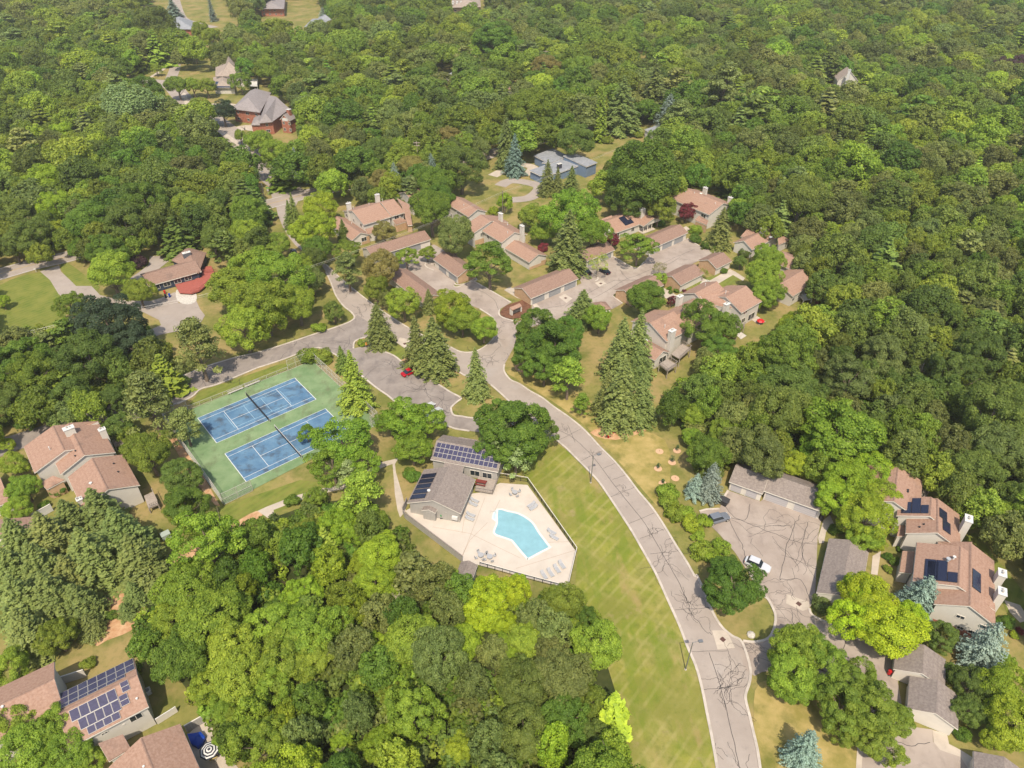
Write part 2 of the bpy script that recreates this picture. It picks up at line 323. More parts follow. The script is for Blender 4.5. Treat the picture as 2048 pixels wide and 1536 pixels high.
road('parking_strip', "680,717 690,700 707,697 720,694 737,690 750,697 787,711 812,731 838,746 880,771 900,784 922,796 915,803 905,812 902,818 907,830 924,833 942,836 1000,842 1050,846 1075,852 1105,876 1090,886 1040,875 990,868 939,862 912,858 897,853 850,838 797,808 774,790 752,775 715,745", .022, m_asph2, 'cracked asphalt parking strip with a red car')
road('lot', "760,545 800,512 868,489 884,498 900,512 868,530 912,562 907,572 916,574 947,562 1022,605 999,619 1000,632 1040,650 1010,700 1000,680 996,665 993,650 985,635 960,618 890,590 885,604 860,600 840,575 808,548", .022, m_lot, label='pale asphalt garage court behind the round lime tree')
road('lot', "1030,646 1062,632 1064,607 1163,567 1152,540 1165,522 1190,514 1223,510 1228,514 1265,535 1278,535 1288,524 1300,508 1320,500 1374,477 1400,493 1428,504 1400,520 1385,528 1330,552 1300,566 1231,586 1225,592 1245,607 1225,618 1180,628 1140,640 1112,640 1060,655", .022, m_lot, label='wide pale garage court between the garage rows')
road('lot', "1447,997 1456,981 1521,1003 1529,995 1643,1038 1635,1078 1630,1200 1618,1217 1624,1230 1646,1242 1686,1259 1721,1279 1756,1294 1790,1308 1796,1367 1811,1452 1865,1459 1866,1484 1921,1514 1960,1545 1960,1600 1712,1600 1724,1484 1713,1420 1680,1380 1620,1352 1560,1340 1524,1344 1509,1352 1490,1340 1478,1300 1486,1282 1511,1284 1536,1277 1548,1257 1551,1234 1546,1217 1536,1199 1526,1189 1500,1150 1470,1105 1440,1070 1405,1035 1399,1023 1439,1018", .022, m_lot, label='large cracked parking court by the grey garages')
road('driveway', "80,543 118,531 122,543 140,560 152,572 183,572 200,590 240,600 300,602 322,596 350,584 355,592 357,606 375,606 392,600 400,618 410,631 400,648 362,661 322,669 295,678 290,664 322,650 318,640 288,625 225,612 175,597 128,597 117,588 100,560", .012, label='asphalt drive of the ranch house')
road('driveway', "255,560 277,545 297,530 300,512 325,512 340,520 300,552 268,566", .016)
for nm, path, w, z, lb in [('road', "-60,563 0,548 70,528 140,512 300,470 450,432 560,402 650,380 780,357 940,320 1000,302 1150,262 1300,225 1420,195", 8.5, .014, 'two lane road with a yellow centre line crossing behind the houses'),
                       ('road', "590,388 545,356 500,305 470,272 430,240 400,222 365,195 340,170 300,163 262,165", 9, .026, 'residential street climbing between the far houses'),
                       ('road', "335,172 345,150 350,135 352,110", 6, .03, None), ('driveway', "345,-20 352,0 365,35 395,47 430,55", 6, .02, None), ('footpath', "300,155 322,142 335,132", 2, .034, None),
                       ('driveway', "985,352 1010,340 1045,330 1065,335 1060,345 1040,350", 4.5, .02, None), ('driveway', "1000,372 1020,362 1055,365 1080,375 1060,395 1020,400", 5, .02, None),
                       ('driveway', "466,262 490,255 515,258", 7, .02, None), ('footpath', "420,245 440,262 480,290 500,300", 2.4, .034, None), ('footpath', "366,186 372,200 376,212", 2.4, .034, None), ('footpath', "400,212 440,208 470,210", 3, .034, None)]:
    mb = MB(); pp = smooth(pts('f', path), 6); strip(mb, pp, w, z)
    struct(mb.obj(nm, m_conc if nm == 'footpath' or (nm == 'driveway' and '985' in path) or '466' in path else m_asph), label=lb)
mb = MB(); pp = smooth(pts('f', "-60,563 0,548 70,528 140,512 300,470 450,432 560,402 650,380 780,357 940,320 1000,302 1150,262"), 6)
for k in (-.14, .14):
    L, R = ribbon(pp, 2*abs(k)); strip(mb, L if k > 0 else R, .1, .018)
struct(mb.obj('road_marking', mat('yellow_line', (.55, .36, .06), .8)), label='double yellow centre line')
mb = MB(); pw = smooth(pts('f', "-60,563 0,548 70,528 140,512 300,470 450,432 560,402 650,380 780,357 940,320 1000,302 1150,262"), 6)
L, R = ribbon(pw, 7.6); strip(mb, L, .14, .018); strip(mb, R, .14, .018); struct(mb.obj('road_marking', m_line), label='white edge lines')
# concrete things on the ground
for s, z in [("515,1022 532,1014 588,992 640,978 690,968 760,925 790,918 800,912 790,928 792,945 805,990 812,1022 800,1035 795,1020 790,990 787,950 785,928 765,935 700,975 650,986 590,1003 547,1020 549,1031 536,1036 524,1028", .01),
             ("1064,607 1034,596 1008,580 1020,574 1048,588 1066,600 1085,620 1075,626", .03), ("1032,612 1054,600 1060,606 1038,620", .034),
             ("1418,562 1460,538 1470,543 1490,556 1486,562 1466,550 1432,570 1442,585 1432,588 1415,575 1400,560 1405,556", .01),
             ("1311,573 1325,574 1370,600 1385,612 1380,622 1350,606 1320,590", .01), ("1428,503 1448,494 1446,502 1430,510", .01), ("1362,458 1372,452 1380,458 1370,466", .01),
             ("1647,1040 1660,1030 1668,1048 1682,1055 1676,1060 1660,1052 1652,1064 1648,1086 1638,1087 1636,1076", .03), ("1745,1112 1762,1102 1755,1150 1742,1148", .01),
             ("1865,1460 1894,1468 1898,1488 1921,1500 1945,1515 1944,1550 1921,1514 1880,1500 1867,1484", .03), ("1715,1484 1726,1484 1720,1600 1708,1600", .03), ("2008,1200 2040,1210 2060,1240 2040,1245 2020,1225", .01)]:
    struct(MB().sheet(pts('f', s), z).obj('footpath', m_conc), label='pale concrete path')
for s in ["1424,1261 1453,1261 1470,1296 1435,1299", "791,684 800,675 826,681 822,702 810,697", "1117,594 1130,588 1145,597 1133,606", "1190,566 1203,560 1214,568 1199,575", "1574,1189 1618,1204 1619,1218 1605,1222 1572,1207"]:
    q = pts('f', s); struct(MB().sheet(q, .034).obj('concrete_pad', m_conc), label='square concrete pad round a drain'); c = sum(q)/len(q)
    MB().box((c[0], c[1], .045), (.75, .75, .02), (.77, .64, 0), (-.64, .77, 0)).obj('drain_grate', mat('rusty_iron', (.12, .06, .05), .8))['kind'] = 'structure'
# kerbs
kb = [L1, R1r, "960,757 932,752 912,741 870,722 819,697 792,683 758,665 745,672 722,677 709,684 707,697", "737,690 750,697 787,711 812,731 838,746 880,771 900,784 922,796 915,803 905,812 902,818 907,830 924,833 942,836 1000,842 1050,846",
      "652,529 687,562 750,612 817,656 870,682 902,695 922,704 947,704 969,694 987,677 993,664 992,649 985,635 960,618",
      "652,544 662,566 672,591 687,612 702,624 709,634 704,641 687,649 652,661 627,669 562,691 512,706 475,714 410,734 350,759 327,768",
      "680,717 672,710 657,703 642,697 627,697 569,718 527,732 512,737 437,768 402,778 385,793 355,808", "715,745 752,775 774,790 797,808 850,838 897,853 912,858 939,862",
      "868,530 855,526 850,530 856,536 868,541", "907,572 916,574 947,562 953,560 950,557 935,566 915,570 909,567", "947,562 1022,605", "999,619 1000,632 1024,641 1035,640", "1223,510 1228,514 1265,535 1278,535 1288,524",
      "1163,524 1180,540 1196,556 1190,563", "1400,493 1374,477", "1225,592 1245,607", "1399,1023 1415,1019 1439,1018", "1447,997 1456,981", "1486,1282 1511,1284 1536,1277 1548,1257 1551,1234 1546,1217 1536,1199 1526,1189 1500,1150",
      "1618,1217 1624,1230 1646,1242 1686,1259 1721,1279 1756,1294", "1612,384 594,375 562,355 534,337", "500,1530 1528,1600"]
for i, s in enumerate(kb[:-2]):
    mb = MB(); strip(mb, smooth(pts('f', s), 4), .42, -.02, .12); struct(mb.obj('kerb', m_kerb), label='pale concrete kerb')
# crack sealant
rnd = random.Random(5)
mb = MB()
def crack(p, w=.08, jit=.25, z=.036):
    p = smooth(p, 5); p = [q+np.array([rnd.uniform(-jit, jit), rnd.uniform(-jit, jit)])*(.0 if i in (0, len(p)-1) else 1) for i, q in enumerate(p)]
    strip(mb, p, w*.75, z+rnd.uniform(0, .003))
crack(pts('f', "1115,860 1145,875 1185,913 1240,985 1290,1048 1335,1125 1360,1170 1380,1215"), .1, .06)
crack(pts('f', "1418,1305 1440,1372 1460,1450 1480,1540 1490,1600"), .1, .06)
crack(pts('f', "1378,1215 1400,1252 1424,1270"), .1)
for a, b in [("1108,885", "1162,858"), ("1162,922", "1210,900"), ("1206,937", "1230,927"), ("1225,960", "1250,950"), ("1221,994", "1270,974"), ("1258,1047", "1308,1026"), ("1280,1077", "1330,1058"), ("1300,1108", "1358,1102"), ("1384,1303", "1455,1302"),
             ("1402,1381", "1480,1370"), ("1350,1220", "1420,1215"), ("1135,850", "1150,885")]:
    crack([pts('f', a)[0], pts('f', b)[0]], .08, .12)
def web(s, r, n, w=.06):
    n = int(n*.8)
    c = pts('f', s)[0]; ax = rnd.uniform(0, pi)
    for k in range(n):
        a = ax+rnd.choice((0, pi))+rnd.uniform(-.6, .6); p = c+np.array([cos(ax), sin(ax)])*rnd.uniform(-r, r)*.8+np.array([-sin(ax), cos(ax)])*rnd.uniform(-r, r)*.35; path = [p]; tw = rnd.uniform(-.5, .5)
        for j in range(rnd.randint(3, 7)):
            a += tw+rnd.uniform(-.8, .8); p = p+np.array([cos(a), sin(a)])*rnd.uniform(.12, .32)*r; path.append(p)
        crack(path, w, .08)
for s, r, n in [("1335,1110", 3.2, 24), ("1385,1215", 3., 22), ("1455,1372", 3.6, 34), ("1185,908", 1.6, 9), ("1246,983", 1.5, 9), ("1305,1065", 1.7, 10), ("1130,857", 1.7, 8), ("1500,1295", 3, 12), ("1590,1230", 4, 22), ("1580,1190", 3, 10),
                ("1600,1100", 7, 14), ("1540,1060", 7, 12), ("1480,1540", 3, 12), ("1560,1310", 3, 8)]: web(s, r, n)
for s, r, n in [("690,680", 8, 12), ("600,690", 7, 9), ("790,735", 8, 14), ("860,780", 8, 16), ("740,615", 7, 12), ("680,580", 6, 8), ("985,720", 7, 12), ("960,740", 5, 8), ("1000,655", 6, 9), ("470,745", 6, 9), ("400,760", 6, 8), ("900,825", 3, 10),
                ("870,705", 6, 8)]: web(s, r*.75, n, .085)
for s in ["1447,1010 1470,1035 1530,1060 1575,1080", "1500,1008 1490,1040 1455,1035", "1600,1030 1585,1060 1570,1110 1560,1160", "1615,1045 1605,1090 1610,1130", "1455,1035 1480,1080 1490,1110 1520,1150", "1555,1050 1580,1052", "1640,1090 1600,1085 1560,1070",
          "1610,1130 1635,1140", "1560,1160 1600,1160 1620,1200", "880,540 900,556 930,570 980,592 1000,625", "905,545 880,535", "1170,600 1200,590 1250,560 1300,540 1340,520 1390,498", "1130,615 1170,590 1230,560", "1220,560 1270,560 1310,545", "1290,520 1330,530 1360,515",
          "1040,640 1080,620 1130,610", "1240,540 1260,560 1300,555", "1700,1270 1680,1310 1690,1330", "1740,1500 1780,1480 1820,1490 1860,1485", "600,400 615,420 590,440", "560,380 600,392"]: crack(pts('f', s), .11, .2)
struct(mb.obj('crack_sealant', m_seal), label='black crack sealant lines webbing the asphalt')
# ---------------------------------------------------------------- buildings
def frame(reg, E1, A, E2, B, ze, ang, rise, L=None, dz=0.):
    n = np.array([cos(radians(ang-90)), sin(radians(ang-90))]); u = np.array([cos(radians(ang)), sin(radians(ang))])
    zr = ze+rise
    if E1 and E2:
        e1, e2 = GP(reg, *E1, ze), GP(reg, *E2, ze); m = (e1+e2)/2; Wd = abs((e2-e1)@n)
        if A: a = GP(reg, *A, zr); m = m+n*0+u*((a-m)@u)*.5
    else:
        e = GP(reg, *(E1 or E2), ze); m = GP(reg, *A, zr); Wd = 2*abs((m-e)@n)
    b = GP(reg, *B, zr); l = (b-m)@u
    if L: l = L if l > 0 else -L
    if l < 0: u = -u; l = -l
    return dict(O=m-n*Wd/2, u=u, v=n, L=l, W=Wd, ze=ze, zr=zr)
def eave(reg, Ea, Eb, Wd, ze, ang, rise, flip=False):
    u = np.array([cos(radians(ang)), sin(radians(ang))]); a, b = GP(reg, *Ea, ze), GP(reg, *Eb, ze); l = (b-a)@u; m = (a+b)/2
    if l < 0: u = -u; l = -l
    v = np.array([-u[1], u[0]])
    if v[1] < 0: v = -v
    if flip: v = -v
    return dict(O=m-u*l/2, u=u, v=v, L=l, W=Wd, ze=ze, zr=ze+rise)
def X(f, u, v, z): p = f['O']+f['u']*u+f['v']*v; return (p[0], p[1], z)
def zroof(f, v): h = f['W']/2; return f['ze']+(f['zr']-f['ze'])*(1-abs(v-h)/h)
def section(mb, f, u0, u1, prof): mb.hull(([X(f, u0, v, z) for v, z in prof], [X(f, u1, v, z) for v, z in prof]), 0, 1)
def gable(par, f, rm=None, wm=None, ov=.4, go=.3, z0=0., endm=None, ridge=True, wall=True):
    W_, L, ze, zr = f['W'], f['L'], f['ze'], f['zr']; rm = rm or m_shed; wm = wm or m_side
    mb = MB(); section(mb, f, 0, L, [(0, ze), (W_/2, zr), (W_, ze), (W_, ze-.1), (W_/2, zr-.1), (0, ze-.1)]); mb.obj('roof', rm, par)
    mb = MB(); section(mb, f, -.03, L+.03, [(-.03, ze-.104), (W_/2, zr-.104), (W_+.03, ze-.104), (W_+.03, ze-.32), (W_/2, zr-.3), (-.03, ze-.32)]); mb.obj('fascia', m_trim, par)
    if ridge:
        mb = MB(); section(mb, f, .2, L-.2, [(W_/2-.16, zr-.04), (W_/2, zr+.05), (W_/2+.16, zr-.04)]); mb.obj('ridge_cap', m_gshing if rm is m_shed else rm, par)
    if wall:
        mb = MB(); zz = lambda v: zroof(f, v)-.31
        section(mb, f, go, L-go, [(ov, z0), (ov, zz(ov)), (W_/2, zr-.31), (W_-ov, zz(W_-ov)), (W_-ov, z0)]); mb.obj('wall', wm, par)
    f['ov'] = ov; f['go'] = go; f['par'] = par
    return f
def wallpt(f, side, p):
    """point on a wall: side a/b gable ends, c/d eave walls -> (xy, along, outward)"""
    ov, go = f['ov'], f['go']
    if side == 'a': return f['O']+f['u']*go+f['v']*p, f['v'], -f['u']
    if side == 'b': return f['O']+f['u']*(f['L']-go)+f['v']*p, f['v'], f['u']
    if side == 'c': return f['O']+f['u']*p+f['v']*ov, f['u'], -f['v']
    return f['O']+f['u']*p+f['v']*(f['W']-ov), f['u'], f['v']
def panel(mb, f, side, p, z, w, h, out0, out1, m=0):
    c, al, n = wallpt(f, side, p); q = c+n*(out0+out1)/2
    mb.box((q[0], q[1], z+h/2), (w, abs(out1-out0), h), (al[0], al[1], 0), (n[0], n[1], 0), m); return mb
def window(f, side, p, z, w=1.3, h=1.2, door=False, pane=m_pane):
    mb = MB(); t = .09
    for dp, dz, ww, hh in ((0, 0, w, t), (0, h-t, w, t), (-w/2+t/2, t, t, h-2*t), (w/2-t/2, t, t, h-2*t), (0, t, t*.8, h-2*t)):
        panel(mb, f, side, p+dp, z+dz, ww, hh, -.02, .07)
    o = mb.obj('sliding_door' if door else 'window', m_trim, f['par'])
    panel(MB(), f, side, p, z+t*.5, w-t, h-t, -.01, .035).obj('pane', pane, o)
def gdoor(f, side, p, w, h=2.05, mt=None):
    o = panel(MB(), f, side, p, .02, w, h, -.02, .03).obj('garage_door', mt or m_gdoor, f['par'])
    mb = MB(); panel(mb, f, side, p, h+.03, w+.24, .12, -.02, .07); panel(mb, f, side, p-w/2-.06, .0, .12, h+.02, -.02, .07); panel(mb, f, side, p+w/2+.06, .0, .12, h+.02, -.02, .07)
    mb.obj('door_frame', m_trim, f['par'])
def pdoor(f, side, p, mt=None): panel(MB(), f, side, p, .05, .95, 2.05, -.02, .05).obj('door', mt or m_sideg, f['par'])
def brick(f, side, p0, p1, z0, z1, mt=None): panel(MB(), f, side, (p0+p1)/2, z0, p1-p0, z1-z0, -.02, .025).obj('brick_facing', mt or m_brick, f['par'])
def facing(n): return n[1] < -.15 or False
def wins(f, rows=(1.0,), step=3.6, sides='abcd', seed=0, w=1.4, h=1.2):
    r = random.Random(seed)
    for s in sides:
        c, al, n = wallpt(f, s, 0)
        mid = wallpt(f, s, (f['W'] if s in 'ab' else f['L'])/2)[0]
        if (-mid)@n < 0: continue
        Ls = f['W'] if s in 'ab' else f['L']
        k = max(1, int((Ls-1.6)/step))
        for z in rows:
            for i in range(k):
                p = Ls*(i+.5)/k+r.uniform(-.4, .4)
                if r.random() < .85: window(f, s, p, z, r.choice((w, w*.7, w*1.25)), h)
def chimney(par, reg, x, y, z, z0=0, a=1.5, b=.8, ang=40, mt=None, name='chimney'):
    c = GP(reg, x, y, z); u = (cos(radians(ang)), sin(radians(ang)), 0); v = (-u[1], u[0], 0)
    o = MB().box((c[0], c[1], (z+z0)/2), (a, b, z-z0), u, v).obj(name, mt or m_side, par)
    MB().box((c[0], c[1], z+.06), (a+.2, b+.2, .12), u, v).obj('chimney_cap', m_white, o)
    MB().cyl((c[0]-.25*u[0], c[1]-.25*u[1], z+.1), .16, .5, 8).cyl((c[0]+.3*u[0], c[1]+.3*u[1], z+.1), .12, .35, 8).obj('flue', m_post, o)
def vent(f, u, v, h=.7, r=.08, mt=None): z = zroof(f, v); MB().cyl(X(f, u, v, z-.1), r, h, 8).cyl(X(f, u, v, z+h-.15), r*1.7, .12, 8).obj('roof_vent', mt or m_white, f['par'])
def slab(par, reg, s, z0=None, rm=None, wm=None, th=.16, inset=.25, name='roof'):
    """roof plane of any outline: x y z triples; walls down to z0"""
    v = [float(k) for k in s.replace(',', ' ').split()]; q = [(*GP(reg, v[i], v[i+1], v[i+2]), v[i+2]) for i in range(0, len(v), 3)]
    n = len(q); mb = MB().add(q+[(p[0], p[1], p[2]-th) for p in q], [tuple(range(n)), tuple(range(n, 2*n))[::-1]]+[(i, (i+1) % n, n+(i+1) % n, n+i) for i in range(n)])
    mb.obj(name, rm or m_shed, par)
    c = np.mean([p[:2] for p in q], axis=0)
    mb = MB(); qq = [(*(c+(np.array(p[:2])-c)*1.015), p[2]-th-.01) for p in q]
    mb.add(qq+[(p[0], p[1], p[2]-.14) for p in qq], [tuple(range(n)), tuple(range(n, 2*n))[::-1]]+[(i, (i+1) % n, n+(i+1) % n, n+i) for i in range(n)]).obj('fascia', m_trim, par)
    if z0 is not None:
        w = []
        for p in q:
            d = np.array(p[:2])-c; l = np.linalg.norm(d); w.append((*(c+d*(1-inset*1.4/l)), p[2]-th-.14))
        MB().add(w+[(p[0], p[1], z0) for p in w], [tuple(range(n)), tuple(range(n, 2*n))[::-1]]+[(i, (i+1) % n, n+(i+1) % n, n+i) for i in range(n)]).obj('wall', wm or m_side, par)
    return q
def hip(par, reg, s, ze, zr, rm, wm, z0=0, k=.5, wall=True):
    v = [float(a) for a in s.replace(',', ' ').split()]; q = [GP(reg, v[i], v[i+1], ze) for i in range(0, 8, 2)]
    if np.linalg.norm(q[1]-q[0]) < np.linalg.norm(q[2]-q[1]): q = q[1:]+q[:1]
    a = (q[0]+q[3])/2; b = (q[1]+q[2])/2; d = (b-a)/np.linalg.norm(b-a); w = np.linalg.norm(q[3]-q[0])*k; w = min(w, np.linalg.norm(b-a)*.48); r0, r1 = a+d*w, b-d*w
    vs = [(*p, ze) for p in q]+[(*r0, zr), (*r1, zr)]
    mb = MB().add(vs, [(0, 1, 5, 4), (1, 2, 5), (2, 3, 4, 5), (3, 0, 4)])
    mb.add([(p[0], p[1], ze-.02) for p in q]+[(p[0], p[1], ze-.22) for p in q], [(0, 1, 5, 4), (1, 2, 6, 5), (2, 3, 7, 6), (3, 0, 4, 7), (4, 5, 6, 7)]).obj('roof', rm, par)
    c = sum(q)/4; i = [c+(p-c)*.93 for p in q]
    if wall: MB().prism(i, z0, ze-.2).obj('wall', wm, par)
    L = np.linalg.norm(i[1]-i[0])
    f = dict(O=i[0], u=(i[1]-i[0])/L, v=(i[3]-i[0])/np.linalg.norm(i[3]-i[0]), L=L, W=np.linalg.norm(i[3]-i[0]), ze=ze, zr=zr, ov=0, go=0, par=par)
    return f
def solar(f, side, u0, u1, s0, s1, nu, ns, mt=None, gap=.04, skip=(), name='solar_panel'):
    """panels on a roof slope; u in metres along the ridge, s in metres up the slope from the eave"""
    h = f['W']/2; rise = f['zr']-f['ze']; sl = hypot(h, rise)
    for i in range(nu):
        for j in range(ns):
            if (i, j) in skip: continue
            ua, ub = u0+(u1-u0)*i/nu+gap/2, u0+(u1-u0)*(i+1)/nu-gap/2; sa, sb = s0+(s1-s0)*j/ns+gap/2, s0+(s1-s0)*(j+1)/ns-gap/2
            q = []
            for lift in (.10, .17):
                for u, s in ((ua, sa), (ub, sa), (ub, sb), (ua, sb)):
                    v = s*h/sl; z = f['ze']+s*rise/sl+lift; q.append(X(f, u, v if side == 0 else f['W']-v, z))
            mb = MB().add(q, [(0, 1, 2, 3), (4, 5, 6, 7), (0, 1, 5, 4), (1, 2, 6, 5), (2, 3, 7, 6), (3, 0, 4, 7)]); o = mb.obj(name, m_post if mt is not m_solar else m_black, f['par'])
            c = np.mean(q[4:], axis=0); g = [tuple(c+(np.array(p)-c)*(.94 if mt is not m_solar else .985)+np.array([0, 0, .008])) for p in q[4:]]
            MB().add(g, [(0, 1, 2, 3)]).obj('cells', mt or m_solarb, o)
def railing(par, path, z, h=1.0, mt=None, step=.35, name='railing'):
    mb = MB(); path = [np.array(p, float) for p in path]; mt = mt or m_wood
    for a, b in zip(path[:-1], path[1:]):
        mb.bar((*a, z+h), (*b, z+h), .1, .06); mb.bar((*a, z+.12), (*b, z+.12), .06, .06); L = np.linalg.norm(b-a); k = max(1, int(L/step))
        for i in range(k+1): p = a+(b-a)*i/k; mb.bar((*p, z), (*p, z+h), .05)
    return mb.obj(name, mt, par)
def deck(par, reg, s, z, posts=True, mt=None, rail='012'):
    q = pts(reg, s, z); mt = mt or m_wood
    d = MB().prism(q, z-.2, z).obj('deck', mt, par)
    railing(d, [q[int(i)] for i in rail], z, 1.0, mt)
    if posts and z > 1:
        c = sum(q)/len(q)
        for p in q: p = c+(p-c)*.94; MB().box((p[0], p[1], (z-.2)/2), (.18, .18, z-.2)).obj('post', mt, d)
    return d
TC = 'attached townhouses of the estate'; GC = 'rows of shared garages'
# -- townhouse by the junction
t = thing('townhouse', 'long red roofed townhouse with two white chimneys left of the dark round tree', 'townhouse', TC)
f = gable(t, frame('R1', (330, 475), (505, 475), (715, 740), (1000, 320), 5.3, 39, 2.45)); wins(f, (3.6,), seed=1, sides='ac'); vent(f, 2, 4.2, 1.); vent(f, 7.5, 5); T1 = f
f = gable(t, eave('R1', (1245, 580), (1480, 505), 13, 5.6, 39, 2.6)); window(f, 'c', 2.0, 3.9, 1.8); window(f, 'c', 4.0, 3.9, 1.2); vent(f, 1.5, 8, 1.)
f = gable(t, frame('R1', (470, 1005), (600, 900), (885, 945), (160, 590), 2.8, 129, 1.7)); brick(f, 'a', 3.4, f['W']-.4, 0, 2.4); window(f, 'a', f['W']-2.4, 1., 1.9, 1.4); vent(f, 9, 5, .6)
slab(t, 'R1', "1265,655,4.4 1400,600,4.4 1530,665,2.9 1322,737,2.9", 0, wm=m_brick)
slab(t, 'R1', "740,820,4.3 955,765,4.3 950,880,2.9 800,905,2.9", 0)
slab(t, 'R1', "960,660,4.6 1150,605,4.6 1190,700,3.0 1010,750,3.0", 0)
slab(t, 'R1', "1340,240,6.6 1570,365,5.4 1625,740,2.8 1540,745,2.8 1430,395,5.8", 0, wm=m_brick)
slab(t, 'R1', "925,570,5.9 1140,505,5.9 1000,325,7.6 850,375,7.6", None)
chimney(t, 'R1', 437, 340, 9.0, 0); chimney(t, 'R1', 970, 180, 9.3, 0)
t = thing('townhouse', 'red roofed townhouse mostly hidden behind the dark round tree, near the street corner', 'townhouse', TC)
f = gable(t, frame('R1', (1360, 150), (1490, 145), (1640, 300), (1720, 40), 5.3, 39, 1.9)); wins(f, (3.4,), seed=2, sides='a'); slab(t, 't11', "1230,-160,6 1330,-110,6 1340,-60,5.4 1240,-60,5.4", 0)
t = thing('townhouse', 'red roofed townhouse with a pale gable crossed by the power lines', 'townhouse', TC)
f = gable(t, frame('R2', (650, 450), (780, 340), (965, 360), (390, 105), 5.3, 127, 1.7)); vent(f, 6, 2.2, .8); wins(f, (1., 3.5), seed=3, sides='cd')
t = thing('townhouse', 'stepped red roofed townhouse with two white chimneys behind the spreading locust tree', 'townhouse', TC)
f = gable(t, frame('R2', (1230, 900), (1395, 725), (1660, 755), (1085, 530), 5.3, 127, 2.1)); vent(f, 1.5, 3.5, .8); vent(f, 7, 7.5, .5, .1); wins(f, (3.4,), seed=4, sides='c')
f = gable(t, frame('R2', (775, 745), (1045, 522), None, (850, 420), 5.5, 127, 2.3)); window(f, 'a', 3.1, 3.2, .9, 1.3); brick(f, 'a', .5, 5, 0, 2.5); vent(f, 6, 3, .8)
f = gable(t, frame('R2', (1690, 1230), (1830, 1105), (2000, 1110), (1350, 825), 2.9, 128, 1.6)); brick(f, 'a', .4, f['W']-.4, 0, .9); brick(f, 'a', f['W']-2.3, f['W']-.4, .9, 1.6)
chimney(t, 'R2', 1205, 400, 9, 0, ang=127); chimney(t, 'R2', 1572, 610, 9, 0, ang=127)
t = thing('townhouse', 'single storey red roofed house with a small dark solar array and front porch', 'townhouse', TC)
f = gable(t, eave('R5', (650, 530), (1290, 318), 10.5, 2.9, 38, 2.2)); wins(f, (.9,), 3., 'ac', 5, 1.5, 1.4); solar(f, 0, 5.6, 8.2, 1.2, 5., 2, 2, m_solar, .02, ((1, 3),)); solar(f, 0, 8.25, 9.6, 1.2, 3.0, 1, 1, m_solar)
f = gable(t, frame('R5', (1125, 425), (1250, 330), (1385, 290), (1060, 200), 2.9, 128, 1.5), wm=m_trim, z0=2.4)
for k in (.6, 2.6, 4.6): MB().cyl(X(f, .5, k, 0), .12, 2.5, 8).obj('porch_post', m_trim, t)
panel(MB(), f, 'a', 3, -.0, 6, .2, -2.5, .4).obj('porch_floor', m_conc, t)
slab(t, 'R5', "430,310,4 600,250,4.6 640,380,3.5 520,420,2.9", 0)
chimney(t, 'R5', 1105, 150, 6.6, 2, 1.9, 1.2, 40); chimney(t, 'R5', 550, 490, 3.6, 0, 1.2, .8, 40)
t = thing('townhouse', 'two storey red roofed townhouse beside the big wood, maroon maple at its front', 'townhouse', TC)
f = gable(t, frame('R7', (520, 450), (710, 295), (795, 300), (240, 85), 5.4, 128, 2.3)); window(f, 'c', 2.5, 3.4, 2., 1.2); window(f, 'd', 2.5, 3.4, 2.4, 1.2); vent(f, 2, 5, .6); vent(f, 12, 6, .5); vent(f, 15, 5, .5)
slab(t, 'R7', "370,455,4.2 495,520,4.2 470,575,3. 318,510,3.", 0, wm=m_brick)
slab(t, 'R7', "300,262,6.2 385,160,7.9 415,165,7.9 330,275,6.2", None, m_trim, name='parapet')
chimney(t, 'R7', 455, 100, 9.2, 0, ang=128); chimney(t, 'R7', 775, 225, 8., 0, ang=128)
t = thing('townhouse', 'low red roofed house with skylight and square white chimney at the wood edge', 'townhouse', TC)
f = gable(t, frame('R7', (805, 800), (985, 790), (1065, 885), (1350, 605), 3.2, 42, 1.9)); wins(f, (1.,), 3.5, 'c', 7); vent(f, 11, 2.6, .3, .2)
slab(t, 'R7', "905,720,3. 990,622,4.4 1110,660,4.2 1090,760,3.8", 0)
q = slab(t, 'R7', "1390,830,3. 1480,790,3. 1528,762,2.8 1460,720,3.6 1380,740,4.2", 0)
chimney(t, 'R7', 1200, 615, 6.8, 2, 1.8, 1.2, 42)
MB().box((*GP('R7', 1290, 735, 4.6), 4.75), (1.2, .8, .15), (.74, .67, 0), (-.67, .74, 0)).obj('skylight', m_flat, t)
t = thing('townhouse', 'red roofed townhouse half hidden by the tall light green tree, deck facing the wood', 'townhouse', TC)
f = gable(t, frame('R7', (1540, 1140), (1655, 1030), (1770, 1035), (1450, 890), 3.4, 128, 1.6)); wins(f, (1.,), seed=8, sides='a')
f = gable(t, eave('R7', (1560, 1480), (1890, 1300), 9.5, 3.6, 42, 1.9)); wins(f, (1.2,), 2.4, 'c', 9)
deck(t, 'R7', "1650,1470 1710,1540 1820,1525 1740,1450", 1.2, mt=m_white, rail='012')
